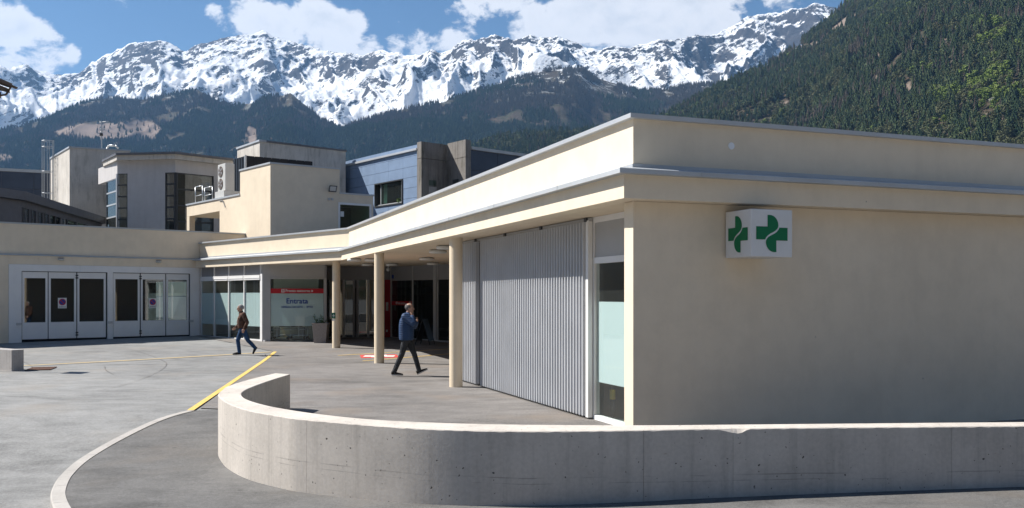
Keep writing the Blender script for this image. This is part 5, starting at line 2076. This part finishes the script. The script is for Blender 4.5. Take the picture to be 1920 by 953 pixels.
def scatter(name, label, mesh, pts, scl, tint, seed):
    """a wood: one object whose points carry instances of one tree mesh"""
    po_ = bpy.data.objects.new(name + '_source', mesh)         # never linked to the scene
    me = bpy.data.meshes.new(name)
    n = len(pts)
    me.vertices.add(n)
    me.vertices.foreach_set('co', np.asarray(pts, np.float32).reshape(-1))
    r2 = np.random.default_rng(seed)
    a = me.attributes.new('tscale', 'FLOAT_VECTOR', 'POINT'); a.data.foreach_set('vector', np.asarray(scl, np.float32).reshape(-1))
    rot = np.zeros((n, 3), np.float32); rot[:, 2] = r2.random(n) * 6.28; rot[:, 0] = r2.normal(0, 0.03, n); rot[:, 1] = r2.normal(0, 0.03, n)
    a = me.attributes.new('trot', 'FLOAT_VECTOR', 'POINT'); a.data.foreach_set('vector', rot.reshape(-1))
    a = me.attributes.new('tint', 'FLOAT', 'POINT'); a.data.foreach_set('value', np.asarray(tint, np.float32))
    o = bpy.data.objects.new(name, me)
    COL.objects.link(o)
    ng = bpy.data.node_groups.new(name + '_nodes', 'GeometryNodeTree')
    ng.interface.new_socket('Geometry', in_out='INPUT', socket_type='NodeSocketGeometry')
    ng.interface.new_socket('Geometry', in_out='OUTPUT', socket_type='NodeSocketGeometry')
    N = ng.nodes
    gi, go = N.new('NodeGroupInput'), N.new('NodeGroupOutput')
    m2p = N.new('GeometryNodeMeshToPoints')
    oi = N.new('GeometryNodeObjectInfo'); oi.inputs['Object'].default_value = po_
    iop = N.new('GeometryNodeInstanceOnPoints')
    asc = N.new('GeometryNodeInputNamedAttribute'); asc.data_type = 'FLOAT_VECTOR'; asc.inputs['Name'].default_value = 'tscale'
    aro = N.new('GeometryNodeInputNamedAttribute'); aro.data_type = 'FLOAT_VECTOR'; aro.inputs['Name'].default_value = 'trot'
    e2r = N.new('FunctionNodeEulerToRotation')
    lk_ = ng.links.new
    lk_(gi.outputs[0], m2p.inputs['Mesh']); lk_(m2p.outputs[0], iop.inputs['Points'])
    lk_(oi.outputs['Geometry'], iop.inputs['Instance'])
    lk_(asc.outputs['Attribute'], iop.inputs['Scale']); lk_(aro.outputs['Attribute'], e2r.inputs[0]); lk_(e2r.outputs[0], iop.inputs['Rotation'])
    lk_(iop.outputs[0], go.inputs[0])
    md = o.modifiers.new('trees', 'NODES')
    md.node_group = ng
    return tag(o, label, kind='stuff')


def sample(V_, n, tmax_row, r2):
    """random points on a terrain grid, even over its surface"""
    A = V_[:-1, :-1]; B = V_[:-1, 1:]; C_ = V_[1:, 1:]; D_ = V_[1:, :-1]
    area = np.linalg.norm(np.cross(B - A, D_ - A), axis=-1)
    area[tmax_row:] = 0
    p = area.reshape(-1) / area.sum()
    k = r2.choice(p.size, n, p=p)
    i, j = np.unravel_index(k, area.shape)
    a, b = r2.random((n, 1)), r2.random((n, 1))
    return A[i, j] * (1 - a) * (1 - b) + B[i, j] * a * (1 - b) + C_[i, j] * a * b + D_[i, j] * (1 - a) * b


r2 = np.random.default_rng(21)
# middle slope
pts = sample(mid_v, 125000, 122, r2)
u_, v_ = proj(pts)
keep = (u_ > -20) & (u_ < 1420) & (v_ < 345)
pts, u_, v_ = pts[keep], u_[keep], v_[keep]
keep = ~clearing(u_, v_) | (r2.random(len(pts)) < 0.05)
gap = fbm(pts[:, 0] / 90, pts[:, 1] / 90, 3, 401)
upper = np.interp(pts[:, 2], [620, 1050], [0, 1])
keep &= gap > 0.30 + 0.19 * upper
pts, u_, v_, upper = pts[keep], u_[keep], v_[keep], upper[keep]
nl = fbm(pts[:, 0] / 260, pts[:, 1] / 260, 4, 411) + r2.normal(0, 0.06, len(pts))
larch = (nl + upper * 0.42) > 0.63
sp_mesh = proto('spruce_far', *conifer_crown(4, 5, 1.0 * 20, 4.3, 3), SPRUCE)
la_mesh = proto('larch_far', *conifer_crown(4, 4, 20, 3.4, 5, 0.85), LARCH)


def scales(n, lo, hi):
    s_ = r2.uniform(lo, hi, n)
    w = r2.uniform(0.85, 1.2, n)
    return np.stack([s_ * w, s_ * w, s_], -1)


for msk, nm, lb, me_ in ((~larch, 'spruce_forest', 'dark bluish spruce forest covering the middle slope', sp_mesh), (larch, 'larch_forest', 'brown leafless larch wood along the upper forest edge', la_mesh)):
    n = int(msk.sum())
    scatter(nm, lb, me_, pts[msk], scales(n, 0.65, 1.25), r2.random(n), 5)
print('mid trees', len(pts))

# right slope
pts = sample(r_v, 47000, 132, r2)
u_, v_ = proj(pts)
roof = np.where(u_ > 1185, 215 + 0.0776 * (u_ - 1185), np.interp(u_, [560, 640, 985, 1185], [320, 320, 291, 215]))
tipv = v_ - 22 * F / pts[:, 1]
keep = (u_ > 600) & (u_ < 1960) & (tipv < roof + 10) & (tipv > -60)
pts, u_, v_, roof, tipv = pts[keep], u_[keep], v_[keep], roof[keep], tipv[keep]
keep = ~glade(u_, v_) | (r2.random(len(pts)) < 0.06)
keep &= fbm(pts[:, 0] / 45, pts[:, 1] / 45, 3, 501) > 0.27
pts, u_, v_, roof, tipv = pts[keep], u_[keep], v_[keep], roof[keep], tipv[keep]
low = np.clip((v_ - 40 - 0.0 * u_) / 220, 0, 1) * np.clip((u_ - 1250) / 500, 0, 1)
nd = fbm(pts[:, 0] / 75, pts[:, 1] / 75, 3, 511)
spring = (nd + 0.36 * np.clip((u_ - 1700) / 150, 0, 1) * np.clip((v_ - 110) / 80, 0, 1) + r2.normal(0, 0.05, len(pts))) > 0.78
nd2 = fbm(pts[:, 0] / 60, pts[:, 1] / 60, 3, 521) + r2.normal(0, 0.115, len(pts))
bare = (~spring) & (nd2 > 0.685)
olive = (~spring) & (~bare) & (nd2 < 0.385 + 0.05 * low)
dark = ~(spring | bare | olive)
SPN = [proto('spruce_near_%d' % k, *conifer_crown(9, 8, 20, 4.9 + 0.6 * k, 31 + k), SPRUCE) for k in range(2)]
LAN = proto('larch_near', *conifer_crown(8, 6, 20, 3.6, 41, 0.85), LARCH)
OLN = proto('olive_near', *leafy_crown(15, 5.0, 260, 45, 0.75), OLIVE)
SGN = proto('spring_near', *leafy_crown(13, 5.0, 320, 51, 0.7), SPRING)
BLN = proto('blossom_near', *leafy_crown(9, 3.8, 240, 53, 0.55), BLOSSOM)
TRK = proto('trunk', *[(lambda m_: (m_.v, m_.f))(MB().tube((0, 0, -1.5), (0, 0, 18), 0.32, 6, 0.05))][0], BARK)
TRS = proto('trunk_short', *[(lambda m_: (m_.v, m_.f))(MB().tube((0, 0, -1.5), (0, 0, 7.5), 0.28, 6, 0.10))][0], BARK)

# the trees that show largest stand as individuals
hpx = 22 * F / pts[:, 1]
vis = (v_ - roof < 2) & (u_ < 1915) & (u_ > 1270)
order = np.argsort(-(hpx + np.where(spring, 6, 0)) * vis)
chosen = set()
cells = set()
for k in order:
    if not vis[k] or len(chosen) >= 190: break
    cell = (int(u_[k] // 11), int(v_[k] // 9))
    if cell in cells: continue
    cells.add(cell)
    chosen.add(int(k))
rest = np.ones(len(pts), bool)
rest[list(chosen)] = False
for msk, nm, lb, me_, lo, hi in ((dark & (np.arange(len(pts)) % 2 == 0), 'spruce_wood', 'dense dark green spruces over the right slope', SPN[0], 0.75, 1.5),
                                 (dark & (np.arange(len(pts)) % 2 == 1), 'fir_wood', 'slender dark firs mixed over the right slope', SPN[1], 0.7, 1.4),
                                 (bare, 'bare_larch_wood', 'brownish leafless larches scattered over the right slope', LAN, 0.8, 1.35),
                                 (olive, 'olive_wood', 'olive green budding trees scattered over the right slope', OLN, 0.8, 1.35),
                                 (spring, 'spring_wood', 'fresh light green broadleaf trees low on the right slope', SGN, 0.8, 1.4)):
    mm_ = msk & rest
    n = int(mm_.sum())
    if n: scatter(nm, lb, me_, pts[mm_], scales(n, lo, hi), r2.random(n), 9)
print('right trees', len(pts), 'individual', len(chosen))
KIND = {'dark': ('spruce_tree', 'dark green spruce', 'spruces low on the right slope', None, TRK),
        'bare': ('larch_tree', 'brownish bare larch', 'bare larches low on the right slope', LAN, TRK),
        'olive': ('budding_tree', 'olive green budding tree', 'budding trees low on the right slope', OLN, TRS),
        'spring': ('broadleaf_tree', 'fresh light green tree', 'light green broadleaf trees low on the right slope', SGN, TRS),
        'blossom': ('blossom_tree', 'small white blossoming tree', 'white blossoming trees on the right slope', BLN, TRS)}
ZONES = [(1350, 'left of the pharmacy sign'), (1490, 'above the pharmacy sign'), (1600, 'just right of the pharmacy sign'), (1700, 'halfway from pharmacy sign to right edge'),
         (1790, 'well right of the pharmacy sign'), (1860, 'near the right edge'), (9999, 'at the right edge')]
ORD = ['', 'second ', 'third ', 'fourth ', 'fifth ', 'sixth ', 'seventh ', 'eighth ', 'ninth ', 'tenth ']
count_ = {}
nb_ = 0
for k in sorted(chosen, key=lambda q: -v_[q]):
    kind = 'spring' if spring[k] else 'bare' if bare[k] else 'olive' if olive[k] else 'dark'
    if kind == 'spring' and nb_ < 5 and k % 5 == 0:
        kind = 'blossom'; nb_ += 1
    nm, lb, gp, crown, trunk = KIND[kind]
    zone = next(z_ for lim, z_ in ZONES if u_[k] < lim)
    c0_ = count_.get((nm, zone), 0)
    count_[(nm, zone)] = c0_ + 1
    ordw = ORD[c0_] if c0_ < 10 else '%dth ' % (c0_ + 1)
    lb = '%s %s, %slowest of its kind there' % (lb, zone, ordw)
    o = thing(nm, lb, 'tree', tuple(float(x) for x in pts[k]), gp)
    s_ = float(r2.uniform(0.9, 1.4))
    o.scale = (s_ * float(r2.uniform(.88, 1.12)),) * 2 + (s_,)
    o.rotation_euler = (0, 0, float(r2.uniform(0, 6.28)))
    for pn_, me_ in (('crown', crown or SPN[k % 2]), ('trunk', trunk)):
        c_ = bpy.data.objects.new(pn_, me_)
        COL.objects.link(c_)
        c_.parent = o

# ------------------------------------------------------------------ people
SKIN = plain('skin', (0.42, 0.25, 0.18), 0.55, 0, 0.06)
HAIR_G = plain('grey_hair', (0.30, 0.29, 0.28), 0.8, 0, 0.25, 40)
HAIR_D = plain('dark_grey_hair', (0.12, 0.11, 0.105), 0.8, 0, 0.25, 40)
POCKET = plain('tan_pocket', (0.30, 0.22, 0.15), 0.9, 0, 0.1, 25)
SHOE = plain('dark_shoe', (0.018, 0.014, 0.012), 0.5, 0, 0.15, 8)
SOLE = plain('pale_sole', (0.42, 0.41, 0.39), 0.7, 0, 0.1, 8)
EYE = plain('eye_dark', (0.03, 0.025, 0.02), 0.4)


def cloth(name, col, var, fold):
    m, t = mat_new(name)
    co = obj_co(t)
    n = t.noise(co, 7.0, 3.0, 0.5, 0.8)
    f_ = t.noise(vscale(t, co, (1, 1, 0.6)), 16.0, 3.0, 0.5, 1.2)
    cv = t.n('ShaderNodeVectorMath', {0: col}, operation='SCALE')
    t.t.links.new(t.ramp(n, 0.3, 0.7, 1 - var, 1 + var), cv.inputs['Scale'])
    finish(t, cv.outputs[0], 0.9, 0, f_, fold, 0.035, 0.2)
    return m


SHIRT = cloth('brown_shirt_cloth', (0.095, 0.052, 0.038), 0.4, 0.9)
JEANS = cloth('denim_cloth', (0.024, 0.060, 0.135), 0.3, 0.9)
TROUS = cloth('charcoal_cloth', (0.040, 0.042, 0.046), 0.25, 0.9)


def quilt():
    m, t = mat_new('quilted_blue')
    co = obj_co(t)
    z = t.n('ShaderNodeSeparateXYZ', {0: co}).outputs[2]
    w = t.math('ABSOLUTE', t.math('SINE', t.math('ADD', t.math('MULTIPLY', z, 70.0), t.math('MULTIPLY', t.noise(co, 6.0, 2.0), 2.0))))
    col = t.mix(t.ramp(w, 0.0, 0.35), c4(0.010, 0.026, 0.066), c4(0.017, 0.046, 0.115))
    finish(t, col, 0.6, 0, w, 0.45, 0.015, 0.3)
    return m


QUILT = quilt()


def ball(mb, c, rx, ry, rz, q=None, n=12):
    vs = []
    for a in range(n + 1):
        th = math.pi * a / n
        for b in range(n):
            ph_ = 2 * math.pi * b / n
            p = Vector((rx * math.sin(th) * math.cos(ph_), ry * math.sin(th) * math.sin(ph_), rz * math.cos(th)))
            vs.append(Vector(c) + (q @ p if q else p))
    fs = [(a * n + b, (a + 1) * n + b, (a + 1) * n + (b + 1) % n, a * n + (b + 1) % n) for a in range(n) for b in range(n)]
    return mb.add(vs, fs)


def limb(mb, pts, rad):
    pts = [Vector(p) for p in pts]
    for i in range(len(pts) - 1):
        mb.tube(pts[i], pts[i + 1], rad[i], 12, rad[i + 1])
    for p, r_ in zip(pts, rad):
        ball(mb, p, r_, r_, r_)
    return mb


def rings(mb, rs, n=20):
    """stacked ellipses: (centre, half depth, half width)"""
    vs = []
    for (c, a, b) in rs:
        for i in range(n):
            t = 2 * math.pi * i / n
            ct, st = math.cos(t), math.sin(t)
            k = 1.0 / (abs(ct) ** 2.6 + abs(st) ** 2.6) ** (1 / 2.6)
            vs.append((c[0] + a * ct * k, c[1] + b * st * k, c[2]))
    fs = [(k * n + i, k * n + (i + 1) % n, (k + 1) * n + (i + 1) % n, (k + 1) * n + i) for k in range(len(rs) - 1) for i in range(n)]
    fs += [tuple(range(n))[::-1], tuple(range((len(rs) - 1) * n, len(rs) * n))]
    return mb.add(vs, fs)


def fused(name, mb, mat, parent, voxel=0.012, smooth=4):
    o = mb.build(name, mat, None)
    md = o.modifiers.new('fuse', 'REMESH')
    md.mode = 'VOXEL'
    md.voxel_size = voxel
    md.use_smooth_shade = True
    s_ = o.modifiers.new('soft', 'SMOOTH')
    s_.iterations = smooth
    s_.factor = 0.5
    dg = bpy.context.evaluated_depsgraph_get()
    me = bpy.data.meshes.new_from_object(o.evaluated_get(dg))
    old = o.data
    o.modifiers.clear()
    o.data = me
    bpy.data.meshes.remove(old)
    me.materials.clear()
    me.materials.append(mat)
    me.shade_smooth()
    o.name = name
    o.parent = parent
    o.location = (0, 0, 0)
    return o


def hand(mb, wrist, dirv, side, curl=0.6, palm_n=None):
    """palm and five unequal, bent fingers; dirv: wrist to knuckles, side: towards the thumb"""
    d = Vector(dirv).normalized()
    s_ = (Vector(side) - d * Vector(side).dot(d)).normalized()
    n_ = d.cross(s_)
    w = Vector(wrist)
    rot = Matrix((d, s_, n_)).transposed().to_quaternion()
    ball(mb, w + d * 0.05, 0.058, 0.042, 0.017, rot)
    limb(mb, [w - d * 0.02, w + d * 0.02], [0.026, 0.026])
    for k, (off, ln) in enumerate(((0.030, 0.072), (0.010, 0.082), (-0.011, 0.076), (-0.031, 0.058))):
        a = w + d * 0.092 + s_ * off
        b = a + (d * math.cos(curl * .6) + n_ * math.sin(curl * .6)) * ln * 0.5
        c_ = b + (d * math.cos(curl * 1.6) + n_ * math.sin(curl * 1.6)) * ln * 0.5
        limb(mb, [a, b, c_], [0.0095, 0.0088, 0.0078])
    a = w + d * 0.025 + s_ * 0.032
    b = a + (d * 0.6 + s_ * 0.7 + n_ * 0.2).normalized() * 0.04
    c_ = b + (d * 0.9 + s_ * 0.15 + n_ * 0.3).normalized() * 0.032
    limb(mb, [a, b, c_], [0.013, 0.0105, 0.009])


def shoe(parent, heel, toe, up, sole_mat):
    heel, toe = Vector(heel), Vector(toe)
    d = (toe - heel).normalized()
    u = (Vector(up) - d * Vector(up).dot(d)).normalized()
    l_ = u.cross(d)
    ln = (toe - heel).length
    m = MB()
    prof = [(-0.03, 0.030, 0.09), (0.02, 0.036, 0.105), (0.10, 0.036, 0.10), (0.55, 0.046, 0.062), (0.85, 0.042, 0.045), (1.03, 0.022, 0.03)]
    vs = []
    n = 12
    for (f, w, h) in prof:
        for i in range(n):
            t = 2 * math.pi * i / n
            hh = h * 0.5
            vs.append(heel + d * (f * ln) + l_ * (w * math.cos(t)) + u * (hh + hh * math.sin(t)))
    fs = [(k * n + i, k * n + (i + 1) % n, (k + 1) * n + (i + 1) % n, (k + 1) * n + i) for k in range(len(prof) - 1) for i in range(n)]
    fs += [tuple(range(n))[::-1], tuple(range((len(prof) - 1) * n, len(prof) * n))]
    o = mk('shoe', vs, fs, SHOE, None, True)
    o.parent = parent
    vs = []
    for zz_ in (-0.014, 0.012):
        for (f, w, h) in prof:
            vs.append(heel + d * (f * ln) + l_ * (w * 1.04) + u * zz_)
        for (f, w, h) in prof[::-1]:
            vs.append(heel + d * (f * ln) - l_ * (w * 1.04) + u * zz_)
    k = len(prof) * 2
    fs = [tuple(range(k))[::-1], tuple(range(k, 2 * k))] + [(i, (i + 1) % k, k + (i + 1) % k, k + i) for i in range(k)]
    q = mk('sole', vs, fs, sole_mat, None)
    q.parent = o
    return o


def head(mb, c, s_=1.0):
    """skull, jaw, nose, brow and ears, looking along +x"""
    c = Vector(c)
    ball(mb, c + Vector((-0.012, 0, 0.030)) * s_, 0.098 * s_, 0.076 * s_, 0.092 * s_, n=16)
    ball(mb, c + Vector((0.022, 0, -0.045)) * s_, 0.070 * s_, 0.060 * s_, 0.075 * s_, n=14)
    ball(mb, c + Vector((0.062, 0, -0.092)) * s_, 0.028 * s_, 0.032 * s_, 0.024 * s_)
    limb(mb, [c + Vector((0.082, 0, 0.012)) * s_, c + Vector((0.108, 0, -0.026)) * s_], [0.011 * s_, 0.016 * s_])
    limb(mb, [c + Vector((0.074, -0.04, 0.026)) * s_, c + Vector((0.086, 0, 0.028)) * s_, c + Vector((0.074, 0.04, 0.026)) * s_], [0.012 * s_] * 3)
    limb(mb, [c + Vector((0.082, -0.022, -0.064)) * s_, c + Vector((0.090, 0, -0.062)) * s_, c + Vector((0.082, 0.022, -0.064)) * s_], [0.009 * s_] * 3)
    for sg_ in (-1, 1):
        ball(mb, c + Vector((-0.008, 0.078 * sg_, -0.012)) * s_, 0.020 * s_, 0.010 * s_, 0.032 * s_)


def hair_cap(parent, c, mat, bald, s_=1.0):
    c = Vector(c) + Vector((-0.014, 0, 0.030)) * s_
    n, vs, fs, ok = 28, [], [], {}
    rr = random.Random(3)
    for a in range(n):
        th = math.pi * a / (n - 1)
        for b in range(n):
            ph_ = 2 * math.pi * b / n
            k = 1.07 + rr.uniform(-0.015, 0.035)
            vs.append(c + Vector((0.100 * s_ * k * math.sin(th) * math.cos(ph_), 0.079 * s_ * k * math.sin(th) * math.sin(ph_), 0.094 * s_ * k * math.cos(th))))
    for a in range(n - 1):
        for b in range(n):
            th, ph_ = math.pi * (a + .5) / (n - 1), 2 * math.pi * (b + .5) / n
            x, y, z = math.sin(th) * math.cos(ph_), math.sin(th) * math.sin(ph_), math.cos(th)
            face = x > 0.42 and z < 0.52
            low_ = z < -0.45 - 0.2 * (x < 0) or (x > 0.1 and z < -0.15)
            top = bald and (z > 0.62 and x > -0.55 or x > 0.15 and z > 0.15)
            if face or low_ or top: continue
            fs.append((a * n + b, (a + 1) * n + b, (a + 1) * n + (b + 1) % n, a * n + (b + 1) % n))
    o = mk('hair', vs, fs, mat, None, True)
    sd = o.modifiers.new('thick', 'SOLIDIFY'); sd.thickness = 0.012; sd.offset = -1
    o.parent = parent


def eyes(parent, c, s_=1.0):
    for sg_ in (-1, 1):
        m = MB()
        ball(m, Vector(c) + Vector((0.080, 0.029 * sg_, 0.006)) * s_, 0.008, 0.012, 0.007, n=8)
        o = m.build('eye', EYE, None, True)
        o.parent = parent


def person(label, loc, rotz, J, torso, coat, coat_mat, leg_mat, hairm, bald, hem, sleeve_r, sole_mat, hands):
    p = thing('person', label, 'person', loc)
    ORG[p.name] = Vector((0, 0, 0))
    p.rotation_euler = (0, 0, rotz)
    body = MB()
    rings(body, torso)
    limb(body, [J['chest'], J['neck'], J['head']], [0.06, 0.056, 0.055])
    head(body, J['head'])
    for sd in 'rl':
        limb(body, [J['sh' + sd], J['el' + sd], J['wr' + sd]], [0.05, 0.04, 0.028])
        hd, sd_ = hands[sd]
        hand(body, J['wr' + sd], hd, sd_, hands.get('curl' + sd, 0.7))
        limb(body, [J['hip' + sd], J['kn' + sd], J['an' + sd]], [0.075, 0.052, 0.038])
        limb(body, [J['an' + sd], Vector(J['heel' + sd]).lerp(Vector(J['toe' + sd]), 0.3) + Vector((0, 0, 0.04))], [0.038, 0.03])
    fused('body', body, SKIN, p, 0.0085, 2)
    m = MB()
    rings(m, coat)
    limb(m, [Vector(J['neck']) - Vector((0, 0, 0.045)), Vector(J['neck']) + Vector((-0.005, 0, -0.01))], [0.085, 0.068])
    for sd in 'rl':
        e = Vector(J['el' + sd]).lerp(Vector(J['wr' + sd]), 0.88)
        limb(m, [Vector(J['sh' + sd]), J['el' + sd], e], sleeve_r)
    fused('jacket' if hem else 'shirt', m, coat_mat, p, 0.012, 3)
    m = MB()
    hp = (Vector(J['hipr']) + Vector(J['hipl'])) / 2
    rings(m, [((hp.x, 0, hp.z - 0.09), 0.085, 0.10), ((hp.x, 0, hp.z - 0.03), 0.125, 0.165), ((hp.x, 0, hp.z + 0.06), 0.125, 0.170), ((hp.x, 0, hp.z + 0.14), 0.115, 0.160)])
    for sd in 'rl':
        limb(m, [J['hip' + sd], Vector(J['hip' + sd]).lerp(Vector(J['kn' + sd]), 0.5), J['kn' + sd], Vector(J['kn' + sd]).lerp(Vector(J['an' + sd]), 0.45), Vector(J['an' + sd]) + Vector((0, 0, -0.02))], [0.098, 0.088, 0.070, 0.066, 0.060])
    fused('trousers', m, leg_mat, p, 0.012, 3)
    for sd in 'rl':
        shoe(p, J['heel' + sd], J['toe' + sd], J.get('up' + sd, (0, 0, 1)), sole_mat)
    hair_cap(p, J['head'], hairm, bald)
    eyes(p, J['head'])
    return p


# man walking to the left in a brown shirt
J1 = dict(chest=(0.02, 0, 1.28), neck=(0.045, 0, 1.425), head=(0.075, 0, 1.545),
          shr=(0.02, -0.19, 1.345), elr=(0.05, -0.25, 1.07), wrr=(0.20, -0.20, 0.90),
          shl=(-0.02, 0.19, 1.345), ell=(-0.13, 0.255, 1.075), wrl=(-0.03, 0.245, 0.86),
          hipr=(0, -0.09, 0.86), knr=(0.15, -0.09, 0.49), anr=(0.10, -0.09, 0.11), heelr=(0.05, -0.09, 0.02), toer=(0.31, -0.10, 0.018),
          hipl=(0, 0.09, 0.86), knl=(-0.17, 0.09, 0.47), anl=(-0.39, 0.09, 0.25), heell=(-0.455, 0.09, 0.235), toel=(-0.33, 0.09, 0.025), upl=(0.9, 0, 0.45))
T1 = [((0, 0, 0.80), 0.09, 0.12), ((0, 0, 0.92), 0.105, 0.14), ((0.02, 0, 1.05), 0.105, 0.13), ((0.02, 0, 1.22), 0.105, 0.14), ((0.02, 0, 1.34), 0.085, 0.15), ((0.03, 0, 1.39), 0.06, 0.10)]
K1 = [((0.0, 0, 0.88), 0.150, 0.185), ((0.015, 0, 0.97), 0.155, 0.188), ((0.03, 0, 1.08), 0.158, 0.185), ((0.025, 0, 1.20), 0.142, 0.188), ((0.01, 0, 1.32), 0.115, 0.190), ((0.02, 0, 1.385), 0.085, 0.13), ((0.03, 0, 1.41), 0.06, 0.08)]
q1 = Gh(455, 666)
man1 = person('man in a brown shirt and blue jeans walking left across the yard', (q1.x, q1.y, rise(q1.y) + 0.014), math.radians(180 + 20), J1, T1, K1, SHIRT, JEANS, HAIR_G, False, False, (0.078, 0.062, 0.052), SHOE,
              dict(r=((0.7, 0.1, -0.6), (0.3, 0.5, 0.6)), l=((0.35, 0.0, -0.9), (0.9, -0.2, 0.3)), curlr=0.9, curll=0.9))
for sg_ in (-1, 1):
    m = MB()
    y = 0.085 * sg_
    m.add([(0.166, y - 0.05, 1.20), (0.166, y + 0.05, 1.20), (0.150, y + 0.05, 1.245), (0.150, y - 0.05, 1.245)], [(0, 1, 2, 3)])
    m.add([(0.17, y - 0.045, 1.195), (0.17, y + 0.045, 1.195), (0.176, y, 1.18)], [(0, 1, 2)])
    o = m.build('pocket_flap', POCKET, None)
    o.parent = man1

# man walking to the right in a blue quilted jacket
J2 = dict(chest=(-0.03, 0, 1.40), neck=(-0.005, 0, 1.55), head=(0.03, 0, 1.675),
          shr=(-0.05, -0.20, 1.465), elr=(0.155, -0.265, 1.305), wrr=(0.115, -0.115, 1.465),
          shl=(-0.03, 0.20, 1.465), ell=(0.10, 0.25, 1.22), wrl=(0.18, 0.10, 1.34),
          hipr=(-0.05, -0.095, 0.92), knr=(-0.15, -0.095, 0.53), anr=(-0.335, -0.095, 0.135), heelr=(-0.405, -0.095, 0.02), toer=(-0.13, -0.10, 0.018),
          hipl=(-0.05, 0.095, 0.92), knl=(0.12, 0.095, 0.55), anl=(0.245, 0.09, 0.155), heell=(0.215, 0.09, 0.025), toel=(0.455, 0.10, 0.145), upl=(-0.4, 0, 0.9))
T2 = [((-0.05, 0, 0.86), 0.09, 0.13), ((-0.05, 0, 1.0), 0.105, 0.145), ((-0.04, 0, 1.15), 0.105, 0.14), ((-0.03, 0, 1.32), 0.11, 0.155), ((-0.03, 0, 1.45), 0.09, 0.16), ((-0.01, 0, 1.51), 0.06, 0.10)]
K2 = [((-0.055, 0, 0.88), 0.168, 0.200), ((-0.055, 0, 0.93), 0.178, 0.205), ((-0.055, 0, 1.08), 0.182, 0.205), ((-0.055, 0, 1.24), 0.182, 0.210), ((-0.05, 0, 1.38), 0.165, 0.212), ((-0.035, 0, 1.47), 0.125, 0.19), ((-0.015, 0, 1.525), 0.085, 0.12), ((-0.005, 0, 1.55), 0.07, 0.085)]
q2 = Gh(766, 705.5)
man2 = person('balding man in a blue quilted jacket and dark trousers walking right', (q2.x, q2.y, rise(q2.y) + 0.018), math.radians(-4), J2, T2, K2, QUILT, TROUS, HAIR_D, True, True, (0.098, 0.080, 0.066), SOLE,
              dict(r=((-0.15, 0.35, 0.85), (0.5, 0.6, -0.1)), l=((0.4, -0.5, 0.5), (0.0, 0.3, 1.0)), curlr=1.3, curll=1.0))
# ------------------------------------------------------------------ air
m, t = mat_new('thin_air')
pv_ = t.n('ShaderNodeVolumePrincipled', {'Color': c4(0.30, 0.57, 1.0), 'Density': 4.3e-5, 'Anisotropy': 0.2})
t.n('ShaderNodeOutputMaterial', {'Volume': pv_.outputs[0]})
hz = MB().box(-9500, 9500, -3200, 13000, -1.5 - 30, 2950).build('haze', m, None)
tag(hz, 'thin blue haze filling the valley', kind='stuff')
